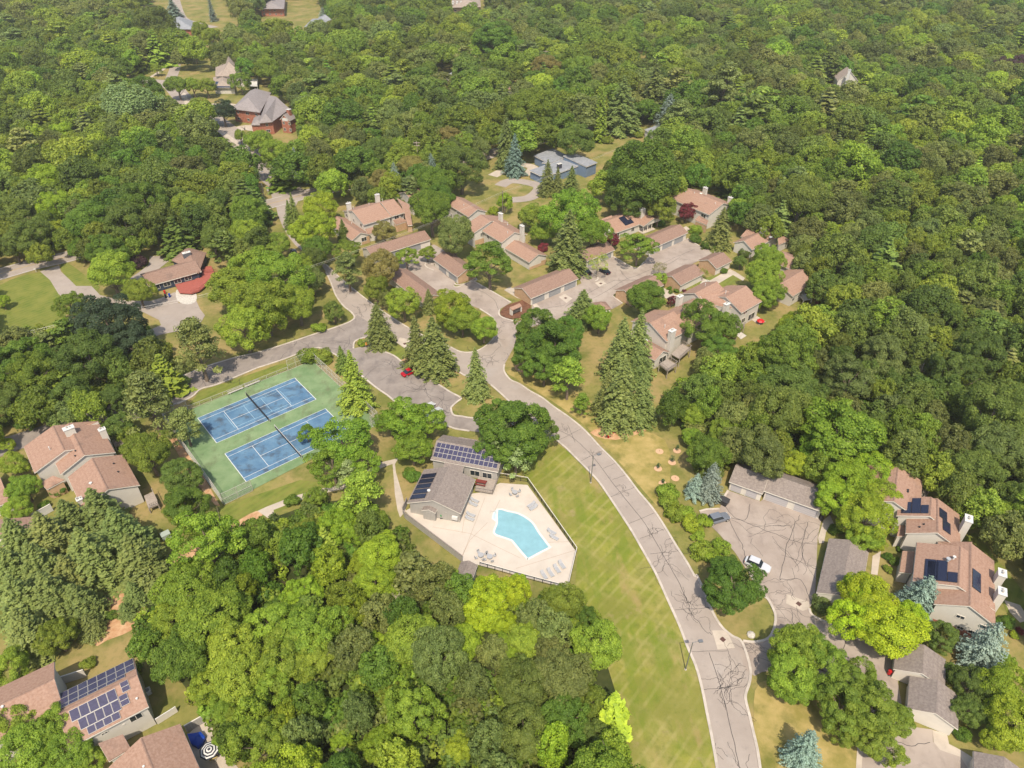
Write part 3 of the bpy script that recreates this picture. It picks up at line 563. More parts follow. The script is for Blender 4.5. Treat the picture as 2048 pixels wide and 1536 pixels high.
# -- lower right townhouse
t = thing('townhouse', 'stepped red roofed townhouse with raised decks and a tall white chimney', 'townhouse', TC)
f = gable(t, frame('R8', (175, 545), (375, 570), (625, 840), (560, 455), 5.6, 39, 2.5, L=9.)); window(f, 'c', 1.4, 4.0, .9, 1.); window(f, 'c', 7, 4.0, 1.6, 1.); window(f, 'c', 6.6, 1.1, 2.6, 1.9, True); vent(f, 2.5, 9, 1.); A7 = f
f2 = dict(O=f['O']+f['u']*9+f['v']*2.2, u=f['u'], v=f['v'], L=13, W=9.6, ze=5.3, zr=7.3); gable(t, f2); vent(f2, 5, 3, 1.)
f = gable(t, frame('R8', (830, 190), (1100, 215), (1195, 325), (1420, 60), 5.4, 41, 2.0)); vent(f, 6, 3, .8)
f = gable(t, eave('R8', (1660, 445), (1940, 288), 11.3, 5.3, 41, 2.4)); window(f, 'c', 2.6, 3.8, 1.7, 1.1); window(f, 'c', 2.4, 1.0, 1.7, 1.5); window(f, 'c', 6.2, .5, 3., 2., True); vent(f, 2, 7, 1.)
slab(t, 'R8', "1100,215,7 1480,150,7.2 1690,340,5.8 1560,385,5.2 1180,320,5.4", 0)
f = gable(t, frame('R8', (465, 1090), (545, 990), (700, 995), (330, 770), 3., 130, 1.6)); window(f, 'a', 3.4, .6, 2.6, 1.9, True)
chimney(t, 'R8', 715, 690, 8.2, 0, 1.7, 1.1, 40); chimney(t, 'R8', 820, 220, 8.2, 0, 1.6, 1.1, 40); chimney(t, 'R8', 335, 830, 5.4, 2, 1.3, .9, 40); chimney(t, 'R8', 1460, 325, 7.6, 0, 1.6, 1, 40)
deck(t, 'R8', "530,1150 650,1245 780,1160 645,1075", 2.4, rail='0123'); deck(t, 'R8', "700,1010 815,1075 970,940 850,870", 2.6, rail='123'); deck(t, 'R8', "1560,690 1600,720 1705,610 1640,570", 2.4, rail='12')
# -- garages
def garage(label, f, side, doors, rm=None, wm=None, bricks=(), dm=None, z=2.05, **k):
    t = thing('garage', label, 'garage', GC); gable(t, f, rm or m_gshing, wm or m_trim, ov=.35, go=.22, ridge=False, **k)
    for p, w in doors: gdoor(f, side, p, w, z, dm)
    for s in bricks: brick(f, s, .36, f['W']-.36, 0, 2.35); 
    for s in bricks:
        mb = MB(); c, al, n = wallpt(f, s, f['W']/2); h = f['W']/2-.36; zz = lambda v: zroof(f, v)-.33
        q = [(*(c+al*k_+n*.024), z_) for k_, z_ in ((-h, 2.351), (h, 2.351), (h, zz(f['W']/2+h)), (0, f['zr']-.33), (-h, zz(f['W']/2-h)))]
        mb.add(q+[tuple(np.array(p)-np.array([n[0], n[1], 0])*.02) for p in q], [(0, 1, 2, 3, 4), (9, 8, 7, 6, 5)]+[(i, (i+1) % 5, 5+(i+1) % 5, 5+i) for i in range(5)]).obj('brick_gable', m_brick, t)
    return t
garage('long brown roofed garage with three pale grey doors facing the court', frame('R4', (235, 635), (370, 645), (525, 825), (1130, 285), 2.6, 39.5, 1.6), 'd', [(3.1, 4.6), (9.3, 4.6), (15.3, 4.6)], bricks='a')
garage('brown roofed garage with one door open, brick end toward the kerbed lime tree', eave('R3', (970, 470), (645, 200), 7, 2.6, 126, 1.6), 'c', [(3.2, 4.4), (9.0, 4.4)], bricks='a')
garage('narrow brown roofed garage parallel to the road, bushes on its outer wall', frame('R3', (490, 855), (620, 735), (775, 730), (110, 330), 2.6, 128, 1.6), 'b', [], bricks='a')
garage('long red brown garage between the chestnut tree and the first townhouse', eave('R1', (870, 1330), (1985, 1012), 7.2, 2.6, 37, 1.6), 'c', [(9, 4.6), (15, 4.6), (3.3, 4.6)])
garage('small brown garage behind the pale thin tree', eave('R5', (180, 1000), (655, 810), 7, 2.6, 39.5, 1.6), 'c', [(9.2, 4.4), (3.3, 4.4)])
garage('brown garage with two grey doors at the head of the court', eave('R5', (1230, 800), (1850, 530), 7.2, 2.6, 40.5, 1.6), 'c', [(8.8, 4.8), (14.6, 4.6), (3, 4.6)])
garage('brown garage with orange brick end beside the dense green maple', frame('R6', (230, 575), (355, 578), None, (800, 365), 2.6, 40, 1.6), 'a', [], bricks='a')
g = garage('brown garage with orange brick end above the clipped round shrubs', frame('R6', (905, 375), (1050, 375), (1180, 515), (1300, 165), 2.6, 41, 1.6), 'b', [], bricks='a')
g = garage('short brown garage at the court corner beside the lawn walk', frame('R6', (1450, 140), (1575, 140), (1705, 270), (1790, 25), 2.6, 40, 1.6), 'b', [], bricks='a')
t = thing('garage', 'little brown hipped roof half hidden by spruces below the court', 'garage', GC); hip(t, 'R4', "1590,1050 1560,900 1800,880 1900,1000", 2.6, 4.0, m_gshing, m_trim)
garage('grey roofed two door garage at the upper corner of the right parking court', eave('S1', (145, 495), (675, 685), 7, 2.5, 150.5, 1.6), 'c', [(1.55, 2.1), (4.6, 2.1)], m_gray, m_trim, dm=m_wdoor, z=2.)
garage('grey roofed garage with wide pale doors under the yellow green tree', eave('S1', (700, 630), (1610, 975), 7, 2.6, 150.5, 1.6), 'c', [(2.6, 4.3), (8.2, 4.3)], m_gray, m_trim, dm=m_wdoor)
garage('long grey roofed garage along the right side of the parking court', frame('t32', (490, 1232), (650, 1240), (805, 1350), (590, 1690), 2.6, 62, 1.5), 'c', [(3, 4.3), (9, 4.3)], m_gray, m_trim, dm=m_wdoor)
garage('grey roofed garage with a low fence behind it, yellow maple at its corner', frame('S4', (120, 312), (365, 345), (575, 430), (390, 85), 2.6, 63, 1.5), 'c', [], m_gray, m_trim)
t = garage('grey roofed garage with white gable and brown side door', frame('S4', (240, 640), (485, 685), (690, 830), (505, 395), 2.6, 62.5, 1.5), 'c', [], m_gray, m_trim)
garage('grey roofed garage cut by the bottom edge, foot of the picture', frame('t33', (1645, 1395), (1890, 1445), None, (1880, 1700), 2.6, 63, 1.5, L=7.), 'c', [], m_gray, m_trim)
# -- right cluster
t = thing('townhouse', 'red roofed townhouse with black solar arrays and one tall white chimney', 'townhouse', TC)
f = gable(t, frame('S2', None, (385, 130), (715, 380), (365, 640), 5.3, 63, 2.3)); vent(f, 6, 7.4, .3, .12, m_black); vent(f, 5.5, 7.4, .3, .12, m_black)
f = gable(t, frame('S2', (370, 795), (820, 828), None, (850, 575), 5.6, 63, 2.3)); sd = 0 if abs(GP('S2', 370, 795, 5.6)@f['v']-f['O']@f['v']) < 1 else 1
solar(f, sd, .5, 3.6, .6, 2.2, 1, 1, m_solar); solar(f, sd, .5, 4.7, 2.25, 3.7, 1, 1, m_solar); solar(f, sd, .5, 2.8, 3.75, 5., 1, 1, m_solar)
f = gable(t, frame('S2', (490, 1025), (925, 1055), None, (865, 575), 5.2, 65, 2.3)); sd2 = 1-(0 if abs(GP('S2', 490, 1025, 5.2)@f['v']-f['O']@f['v']) < 1 else 1)
solar(f, sd2, 1.6, 4.4, 2.2, 3.9, 1, 1, m_solar); solar(f, sd2, 4.4, 6.8, 2.9, 4.6, 1, 1, m_solar); vent(f, 2, 2.5, .3, .1, m_black); vent(f, 1.3, 1.9, .3, .1, m_black)
slab(t, 'S2', "370,1105,3.2 490,1105,3.2 500,960,3.6 400,960,3.6", 0); deck(t, 'S2', "690,470 780,490 775,565 690,560", 2.4, rail='012')
chimney(t, 'S2', 1350, 870, 8.4, 0, 1.8, 1.1, 63); vent(f, 7, 3, .9)
t = thing('townhouse', 'large red roofed townhouse with twin stone topped chimneys and black solar arrays', 'townhouse', TC)
f = gable(t, frame('S3', (215, 440), (650, 480), None, (680, 110), 5.5, 62, 2.4)); s3 = 0 if abs(GP('S3', 215, 440, 5.5)@f['v']-f['O']@f['v']) < 1 else 1
solar(f, s3, .5, 4.9, 1.9, 3.5, 1, 1, m_solar); solar(f, s3, .5, 4.9, 3.55, 5.2, 1, 1, m_solar) if False else None
U3 = f; solar(f, s3, .5, 5.3, 1.5, 3.1, 1, 1, m_solar); solar(f, s3, .5, 5.3, 3.14, 4.8, 1, 1, m_solar); solar(f, s3, .5, 2.8, 4.85, 6.3, 1, 1, m_solar); vent(f, 5.3, 4.4, .8, .22, m_flat); vent(f, 6, 5.2, .7, .16)
f = gable(t, frame('S3', (420, 640), (735, 675), (1000, 840), (770, 75), 5.2, 62.5, 2.3)); solar(f, 1-s3, 4.3, 8.6, 2.9, 4.6, 1, 1, m_solar)
for fs in 'ab':
    c, al, n = wallpt(f, fs, 0)
    if n[1] < 0:
        brick(f, fs, 1, f['W']-1, 0, 1.4, m_redbrick)
        for p_, z_, w_ in ((4.2, 3.6, 1.3), (8, 3.3, 1.9), (5, 1.2, 1), (6.8, 1.2, 1.4)): window(f, fs, f['W']-p_ if False else p_, z_, w_, .8)
slab(t, 'S3', "90,345,2.9 120,150,2.9 232,155,3.3 212,360,3.3", 0); slab(t, 'S3', "455,60,5.4 780,65,7. 765,160,7. 670,110,6.8", None)
chimney(t, 'S3', 1065, 360, 7.8, 0, 1.6, 1.1, 63, name='chimney'); chimney(t, 'S3', 1065, 535, 7.8, 0, 1.6, 1.1, 63)
# -- left cluster
t = thing('townhouse', 'stepped red roofed townhouse at the left edge near the tennis fence', 'townhouse', TC)
f = gable(t, frame('S7', (260, 478), (515, 283), (760, 262), (440, 100), 5.4, 129.5, 2.3)); vent(f, 3, 4, .9)
f = gable(t, frame('S7', (450, 480), (625, 335), (860, 315), (500, 100), 5.3, 129.5, 2.15)); vent(f, 1.5, 3.6, .3, .1, m_black); vent(f, 2.8, 4, .3, .1, m_black)
f = gable(t, frame('S7', None, (805, 590), (1070, 608), (680, 360), 4.7, 129.5, 2.1)); vent(f, 4.5, 3, .4, .18); vent(f, 8, 8, .3, .1, m_black); vent(f, 5, 8, .3, .1, m_black)
slab(t, 'S7', "300,545,4.0 395,490,4.2 480,520,3.4 350,590,3.", 0, wm=m_brick); slab(t, 'S7', "590,120,6.4 725,80,6.4 735,95,5.8 545,160,6", 0)
chimney(t, 'S7', 510, 135, 8.8, 0, 1.9, 1.1, 40); chimney(t, 'S7', 760, 145, 7.6, 0, 1.2, .9, 40); chimney(t, 'S7', 590, 665, 5.8, 0, .9, .9, 40)
deck(t, 'S7', "1075,640 1110,735 1185,705 1140,610", 1.4, rail='123', mt=m_wood); deck(t, 'S7', "830,230 860,275 930,250 900,200", 1.2, rail='123')
t = thing('garage', 'red brown roof of a garage cut by the left edge', 'garage', GC); slab(t, 'S7', "-80,420,3.9 0,500,3.9 70,680,2.8 -80,740,2.8", 0)
t = thing('garage', 'red brown garage roof under the pines by a white fence', 'garage', GC); f = gable(t, frame('S7', (270, 860), (-60, 810), None, (-20, 1100), 2.8, 118, 1.6, L=9), m_gshing) if False else slab(t, 'S7', "-60,820,4.2 245,795,3.0 275,860,2.8 60,960,3 -60,930,4.1", 0, m_gshing)
t = thing('townhouse', 'townhouse roof covered with grids of blue solar panels', 'townhouse', TC)
f = gable(t, frame('S8', (785, 325), None, (668, 78), (440, 285), 5.4, 36, 1.7, L=11.)) if False else None
u = np.array([cos(radians(35)), sin(radians(35))]); vv = np.array([-u[1], u[0]]); b = GP('S8', 785, 325, 5.3)
f = dict(O=b-u*10.3, u=u, v=vv, L=10.3, W=9.3, ze=5.3, zr=7.0); gable(t, f); T10 = f
window(f, 'c', 8.3, 3.2, 1.7, 1.3); window(f, 'c', 4.2, 3.7, .9, .5); window(f, 'c', 6.6, 3.5, .3, .3)
solar(f, 0, 1.2, 7.2, 2.9, 4.6, 5, 1); solar(f, 0, 1.9, 7.2, 1.3, 2.9, 5, 1, skip=()); solar(f, 0, 2.6, 6.8, .25, 1.3, 4, 1); solar(f, 0, 7.25, 8.4, 1.6, 3.2, 1, 2); solar(f, 0, 7.9, 9.0, 3.4, 4.9, 1, 2)
solar(f, 1, .1, 10.2, .15, 3.3, 8, 2); solar(f, 1, .1, 8.8, 3.3, 4.1, 7, 1); vent(f, 9.3, 1.6, .3, .1)
t = thing('townhouse', 'plain red roofed townhouse at the lower left edge beside the solar roof', 'townhouse', TC)
b = GP('S8', 345, 290, 5.6); u = np.array([cos(radians(35)), sin(radians(35))]); vv = np.array([-u[1], u[0]])
f = dict(O=b-u*16-vv*1.5, u=u, v=vv, L=15.6, W=9.0, ze=5.6, zr=7.3); gable(t, f); vent(f, 9, 4, .3, .12)
t = thing('townhouse', 'red roofed townhouse at the bottom edge beside the striped parasol', 'townhouse', TC)
f = gable(t, frame('S8', None, (745, 490), (945, 400), (860, 740), 5.0, 129, 2.0, L=12)); vent(f, 4.5, 3., .3, .16); vent(f, 4., 3.8, .25, .1)
slab(t, 'S8', "520,520,4.6 650,472,4.6 690,545,3.6 575,615,3.4", 0, m_gshing)
# -- pool house
t = thing('pool_house', 'grey pool house with a gabled roof and a row of black solar heaters', 'pool house')
f = gable(t, frame('S5', (155, 655), (395, 635), (640, 760), (530, 330), 3.0, 75.6, 2.15), m_gray, m_sideg, endm=None); PH = f
solar(f, 0, .5, 5.9, .15, 2.0, 1, 5, m_solar, .12) if False else None
sl_ = hypot(f['W']/2, 2.15)
for k in range(5): solar(f, 0, .7+k*1.45, .7+(k+1)*1.45-.22, .35, 3.7, 1, 1, m_solar)
for p in (1.0+1.7, 7.6): pdoor(f, 'a', p)
vent(f, 2.6, 3.6, .35, .2); MB().box((*X(f, -.1, 9.6, 0)[:2], 1.5), (.5, 1.1, .7), (*f['u'], 0), (*f['v'], 0)).obj('ice_box', m_white, t)
f = gable(t, frame('S5', (275, 750), (345, 690), (400, 775), (370, 640), 2.5, 75.6, .6, L=2.4), m_gray, m_sideg, ov=.15, go=.1, ridge=False); pdoor(f, 'a', f['W']/2-.1)
t = thing('club_room', 'grey club room roofed with a long grid of solar panels beside the pool', 'building')
f = gable(t, eave('S5', (368, 262), (978, 378), 7.8, 3.4, 165.4, 1.7), m_gray, m_sideg)
d0 = (GP('S5', 368, 262, 3.4)-f['O'])@f['u'] > 5
for i in range(14):
    for j in range(3):
        if i == 0 and j == 2 and d0: continue
        a = .35+i*(f['L']-.7)/14; solar(f, 0, a, a+(f['L']-.7)/14, .45+j*1.12, .45+(j+1)*1.12, 1, 1)
window(f, 'c', (2.4 if d0 else f['L']-2.4), .6, 2.1, 1.5); window(f, 'c', (5. if d0 else f['L']-5), .6, 2.1, 1.5)
slab(t, 'S5', "500,285,3.3 672,310,3.3 655,392,3.0 480,335,3.0", 0, m_gray, m_sideg); slab(t, 'S5', "625,62,3.6 795,90,3.4 780,142,3.0 605,108,3.0", 0, m_gray, m_sideg)
dk = deck(t, 'S5', "770,545 930,572 975,455 800,420", .8, posts=False, rail='012', mt=m_wood)
t = thing('equipment_shed', 'small grey gabled shed at the pool wall, yellow maple leaning over it', 'shed')
f = gable(t, frame('S6', (75, 800), (150, 700), (255, 755), (105, 840), 2.2, 75.6, .8, L=4.2), m_gray, m_sideg, ov=.2, go=.15, ridge=False)
# -- mailbox shelter
t = thing('mailbox_shelter', 'cream mailbox shelter with a pitched red top on the mulch island', 'mailbox kiosk')
u = np.array([cos(radians(39.5)), sin(radians(39.5))]); vv = np.array([-u[1], u[0]]); b = GP('R4', 205, 1130, 0)
f = dict(O=b, u=u, v=vv, L=3.6, W=1.1, ze=1.9, zr=2.15, ov=.1, go=.1, par=t)
MB().hull(([X(f, 0, v, z) for v, z in ((0, 1.7), (.0, 1.9), (1.1, 2.3), (1.1, 2.1))], [X(f, 3.6, v, z) for v, z in ((0, 1.7), (.0, 1.9), (1.1, 2.3), (1.1, 2.1))]), 0, 1).obj('roof', m_shed, t)
MB().hull(([X(f, 0, v, z) for v, z in ((0.05, 0), (.05, 1.7), (1.05, 2.08), (1.05, 0))], [X(f, .35, v, z) for v, z in ((0.05, 0), (.05, 1.7), (1.05, 2.08), (1.05, 0))]), 0, 1).obj('side_wall', m_trim, t)
MB().hull(([X(f, 3.25, v, z) for v, z in ((0.05, 0), (.05, 1.7), (1.05, 2.08), (1.05, 0))], [X(f, 3.6, v, z) for v, z in ((0.05, 0), (.05, 1.7), (1.05, 2.08), (1.05, 0))]), 0, 1).obj('side_wall', m_trim, t)
bx = MB().hull(([X(f, .36, v, z) for v, z in ((0.3, .25), (.3, 1.6), (1., 1.6), (1., .25))], [X(f, 3.24, v, z) for v, z in ((0.3, .25), (.3, 1.6), (1., 1.6), (1., .25))]), 0, 1).obj('mailbox_bank', m_black, t)
for z in (.6, .95, 1.3): MB().hull(([X(f, .4, v, q) for v, q in ((0.27, z), (.27, z+.03), (.31, z+.03), (.31, z))], [X(f, 3.2, v, q) for v, q in ((0.27, z), (.27, z+.03), (.31, z+.03), (.31, z))]), 0, 1).obj('mailbox_row_divider', m_post, bx)
# -- ranch house
t = thing('ranch_house', 'low brown roofed ranch house with dark blue walls and a red deck', 'house')
f = gable(t, eave('t01', (1185, 752), (1612, 632), 8.8, 2.7, 37, 1.6), m_gshing, m_navy); RH = f
for p in (2, 5, 8, 11): window(f, 'c', p, .8, 2.0, 1.4)
hip(t, 't01', "1590,650 1650,485 1500,440 1370,545", 2.75, 4.5, m_gshing, m_navy)
chimney(t, 't01', 1490, 485, 5.2, 2, 2.2, 1., 37, mat('dark_stone', (.14, .14, .16), .9))
d = deck(t, 't01', "1400,740 1435,805 1530,812 1600,790 1730,680 1690,590 1620,600 1560,700", .7, posts=False, mt=m_redwood, rail='234')
railing(d, [GP('t01', 1600, 650, .7), GP('t01', 1740, 640, .7)], .7, 1, m_redwood)
MB().prism(pts('t01', "1190,800 1400,745 1560,690 1560,670 1185,765"), 0, .3).obj('porch_floor', m_sideg, t)
struct(MB().sheet(smooth(pts('t01', "1410,785 1420,870 1500,900 1570,870 1560,800 1480,790"), 3, True), .03).obj('patio', m_stone), label='irregular white stone patio')
# -- far houses
def far(name, label, cat='house'): return thing(name, label, cat, 'houses beyond the wood')
t = far('brick_house', 'large red brick house with brown hipped roofs and white front gable')
f1 = hip(t, 't00', "1850,870 2080,900 2170,740 2000,725", 6, 9.5, m_dslate, m_redbrick); f2 = hip(t, 't10', "20,985 130,975 270,870 100,760", 5.6, 8.6, m_dslate, m_redbrick)
f = gable(t, frame('t10', (130, 985), (210, 895), (262, 968), (40, 830), 5.8, 70, 2.4), m_dslate, m_redbrick); 
for p in (1.5, 4.5): window(f, 'a', p, .9, 1.2, 1.3); window(f, 'a', p, 3.8, 1.2, 1.2)
panel(MB(), f, 'a', f['W']/2, f['ze']-.5, f['W']*.6, 1.3, 0, .08).obj('white_gable', m_white, t); wins(f1, (1., 3.8), 4, seed=20); wins(f2, (1., 3.6), 4, seed=21)
hip(t, 't10', "-40,1000 60,1000 100,930 0,900", 3, 4.6, m_dslate, m_redbrick); chimney(t, 't10', 262, 875, 9.5, 0, 1.6, 1.6, 60, m_redbrick)
t = far('tan_house', 'tan roofed house with a steep pyramid roof and a dark solar array')
f1 = hip(t, 't00', "1722,610 1935,600 1980,520 1725,510", 5.5, 9.0, m_tan, m_side); f = hip(t, 't00', "1710,705 1880,705 1860,600 1705,620", 3, 5.4, m_tan, m_side)
hip(t, 't00', "1760,610 1945,608 1900,520 1790,520", 5.7, 11.5, m_tan, m_side, k=.5); chimney(t, 't00', 1962, 508, 9.5, 0, 1, 1, 60, m_white); wins(f1, (1., 3.4), seed=22)
slab(t, 't00', "1722,700,3.4 1858,698,3.4 1842,655,4.4 1725,652,4.4", None, m_solar, name='solar_array'); deck(t, 't00', "1990,690 2060,690 2060,630 1960,630", 2, mt=m_white, rail='012')
t = far('grey_house', 'dark grey roofed house up the far drive at the top of the picture')
f = hip(t, 't00', "1345,230 1560,235 1540,165 1350,160", 4, 8, m_slate, m_redbrick); hip(t, 't00', "1345,350 1410,340 1420,250 1350,245", 4, 6.6, m_slate, m_redbrick); wins(f, (1.,), seed=23)
t = far('slate_house', 'blue grey roof showing above the far tree tops'); hip(t, 't10', "385,215 560,225 640,185 450,150", 6, 9, m_slate, m_redbrick); hip(t, 't10', "500,165 640,185 600,150 500,140", 6, 9.5, m_slate, m_redbrick)
t = far('brick_house', 'far red brick house at the very top edge beside a lawn'); f = hip(t, 't10', "30,70 225,70 235,-40 40,-40", 5.5, 8, m_dslate, m_redbrick); wins(f, (1., 3.4), seed=24)
t = far('dormer_house', 'far tan roofed house with white dormers at the top edge')
f = hip(t, 't10', "1565,60 1800,55 1790,-40 1570,-40", 6.5, 10.5, m_tan, m_brick); wins(f, (1., 3.4), seed=25)
for x in (1575, 1608, 1640):
    c = GP('t10', x, 26, 8); MB().box((c[0], c[1], 8), (1.4, 2.4, 1.5)).add([(c[0]-.9, c[1]-1.3, 8.75), (c[0]+.9, c[1]-1.3, 8.75), (c[0], c[1]-1.3, 9.6), (c[0]-.9, c[1]+1.3, 8.75), (c[0]+.9, c[1]+1.3, 8.75), (c[0], c[1]+1.3, 9.6)], [(0, 1, 2), (3, 4, 5), (0, 2, 5, 3), (1, 2, 5, 4)]).obj('dormer', m_white, t)
t = far('playhouse', 'tiny blue and white playhouse at the edge of the left wood', 'playhouse')
f = gable(t, eave('t00', (620, 925), (725, 915), 5, 2.4, 10, 1.4), m_tan, m_blue); wins(f, (.7,), 1.8, seed=26, w=1., h=1.)
t = far('low_house', 'low pale grey roof showing in a far clearing left of centre')
slab(t, 't10', "1345,560,4 1440,600,3.2 1465,585,3.2 1380,555,4", 0, m_flat, m_white); slab(t, 't10', "1510,595,3.6 1600,570,4 1650,590,3.6 1590,625,3", 0, m_slate, m_white)
t = far('garden_shed', 'small brown roofed shed beside a far grey drive', 'shed'); hip(t, 't10', "1975,705 2045,720 2080,700 2010,680", 2.4, 3.6, m_gshing, m_white)
t = far('grey_house', 'long grey flat roof half hidden by a pale spruce in the estate field')
slab(t, 't20', "1060,1035,3.4 1235,980,3.6 1280,1000,3.6 1110,1060,3.2", 0, m_slate, m_white)
t = far('gabled_house', 'brown steep gable with white chimney poking out of the right wood')
f = gable(t, frame('t30', (560, 650), (625, 565), (730, 655), (640, 520), 7, 80, 4.6, L=10), m_tan, m_side); chimney(t, 't30', 655, 560, 13, 4, 1.2, 1.2, 60, m_white)
t = far('white_house', 'fragments of a white house seen through the far right wood'); hip(t, 't30', "995,560 1120,560 1130,510 1000,505", 7, 9, m_tan, m_white)
t = far('stone_house', 'pale roof fragment among trees above the estate field'); slab(t, 't20', "1815,875,4 1880,860,4 1945,822,4.4 1880,825,4.4", 0, m_flat, m_white)
t = far('modern_house', 'flat grey roofed modern house with blue walls near the centre top')
slab(t, 't20', "175,1243,3.6 325,1187,3.6 452,1245,3.6 300,1308,3.6", 0, m_slate, m_blue); slab(t, 't20', "240,1300,3.4 420,1240,3.4 460,1285,3.4 330,1312,3.2", 0, m_slate, m_blue)
slab(t, 't20', "410,1245,5.2 492,1218,5.2 682,1298,4.6 595,1332,4.6", 0, m_slate, m_blue)
slab(t, 't20', "140,1362,3.3 290,1310,3.3 460,1282,3.6 545,1320,3.6 380,1380,3.2 225,1402,3.2", 0, m_slate, m_blue)
f = dict(O=GP('t20', 545, 1395, 0), u=(GP('t20', 660, 1355, 0)-GP('t20', 545, 1395, 0))/np.linalg.norm(GP('t20', 660, 1355, 0)-GP('t20', 545, 1395, 0)), v=np.array([0, 1.]), L=8, W=6, ze=4, zr=4, ov=0, go=0, par=t)
f['v'] = np.array([-f['u'][1], f['u'][0]]); window(f, 'c', 1.5, .3, 2.4, 2.2, True); window(f, 'c', 5, .8, 1.6, 1.3); chimney(t, 't20', 380, 1310, 5.2, 2, 1.8, 1., 37, mat('soot_brick', (.06, .06, .08), .9))
# ---------------------------------------------------------------- tennis courts
cc = np.array([-58.39, 126.93]); ca = radians(40.3); cu = np.array([cos(ca), sin(ca)]); cv = np.array([-sin(ca), cos(ca)])
CX = lambda a, b: cc+cu*a+cv*b
struct(MB().sheet([CX(-17.9, -24.1), CX(18.6, -22.5), CX(18.6, 9.3), CX(-17.9, 9.6)], .03).obj('court_surface', m_courtg), label='faded green tennis court surround with dark stains')
for k, (oy, lb) in enumerate(((0, 'blue court nearer the side road with extra pale training lines'), (-15.40, 'blue court nearer the grass strip'))):
    K = lambda a, b: CX(a, b+oy)
    t = thing('tennis_court', lb, 'tennis court', 'tennis courts')
    MB().sheet([K(-11.92, -5.5), K(11.92, -5.5), K(11.92, 5.5), K(-11.92, 5.5)], .036).obj('playing_surface', m_courtb, t)
    mb = MB(); ln = lambda a, b, c, d, w=.09: strip(mb, [K(a, b), K(c, d)], w, .041)
    for y in (-5.485, 5.485, -4.115, 4.115): ln(-11.885, y, 11.885, y)
    for x in (-11.885, 11.885): ln(x, -5.485, x, 5.485, .13)
    for x in (-6.4, 6.4): ln(x, -4.115, x, 4.115)
    ln(-6.4, 0, 6.4, 0); mb.obj('court_lines', m_line, t)
    if k == 0:
        mb = MB(); a = .06
        for x in (-2.1, 2.1): strip(mb, [K(x, -3.05), K(x, 3.05)], a, .044)
        for y in (-3.05, 3.05): strip(mb, [K(-6.7, y), K(6.7, y)], a, .044)
        for x in (-6.8, 6.8): strip(mb, [K(x, -3.05), K(x, 3.05)], a, .044)
        mb.obj('training_lines', m_liner, t)
    n = thing('tennis_net', 'dark net strung across the blue court '+('nearer the side road' if k == 0 else 'nearer the grass strip'), 'tennis net', 'tennis nets')
    mb = MB()
    for i in range(43): y = -6.3+i*.3; mb.bar((*K(0, y), .05), (*K(0, y), .92), .035)
    for z in (.1, .25, .4, .55, .7, .82): mb.bar((*K(0, -6.3), z), (*K(0, 6.3), z), .03)
    mb.obj('net_mesh', m_black, n)
    MB().bar((*K(0, -6.35), .95), (*K(0, 6.35), .95), .07, .09).obj('net_band', m_black if k == 0 else m_white, n)
    for y in (-6.4, 6.4): MB().cyl((*K(0, y), 0), .06, 1.1, 8).obj('net_post', m_post, n)
def chain(name, label, path, h, par=None, step=2.6, mid=True):
    t = thing('chain_fence', label, 'fence', 'chain link fences of the tennis courts'); r = MB(); ms = MB()
    for a, b in zip(path[:-1], path[1:]):
        L = np.linalg.norm(b-a); k = max(1, round(L/step))
        for i in range(k+1): MB().cyl((*(a+(b-a)*i/k), 0), .05, h+.03, 6).obj('fence_post', m_post, t)
        for z in ([h, .06, h/2] if mid else [h, .06]): r.bar((*a, z), (*b, z), .055)
        n = int(L/.42)
        for i in range(-int(h/.42), n+1):
            for s in (0, 1):
                x0, z0, x1, z1 = i*.42, 0, i*.42+h, h
                if x0 < 0: z0 = -x0; x0 = 0
                if x1 > L: z1 = h-(x1-L); x1 = L
                if z1-z0 < .1: continue
                if s: x0, x1 = L-x0, L-x1
                d = (b-a)/L; ms.bar((*(a+d*x0), z0), (*(a+d*x1), z1), .014)
    r.obj('fence_rail', m_post, t); ms.obj('mesh', m_post, t); return t
chain('f', 'tall chain fence along the tree side of the tennis courts', [CX(-12.5, 9.7), CX(-17.9, 9.8), CX(-17.9, -24.1), CX(-11.9, -24.1)], 3.0)
chain('f', 'tall chain fence between the tennis courts and the parking strip', [CX(12.1, 9.3), CX(18.6, 9.3), CX(18.7, -22), CX(16.6, -22.4)], 3.0)
chain('f', 'low chain fence between the tennis courts and the side road', [CX(-12.4, 9.75), CX(12.0, 9.35)], 1.1, mid=False)
for k, (px, lb) in enumerate((((472, 784), 'left of the two grey benches at the court edge'), ((505, 770), 'right of the two grey benches at the court edge'))):
    t = thing('bench', lb, 'bench', 'court side benches'); c = G(*px); mb = MB(); a, b = c-cu*1.9, c+cu*1.9
    for o in (-.14, .14): mb.bar((*(a+cv*o), .45), (*(b+cv*o), .45), .2, .05)
    mb.obj('seat', m_post, t); MB().bar((*(a+cv*.32), .78), (*(b+cv*.32), .78), .05, .2).obj('backrest', m_post, t)
    for s in (-1.4, 1.4): MB().box((*(c+cu*s), .22), (.08, .5, .42), (*cu, 0), (*cv, 0)).bar((*(c+cu*s+cv*.26), .3), (*(c+cu*s+cv*.34), .9), .05).obj('leg', m_post, t)
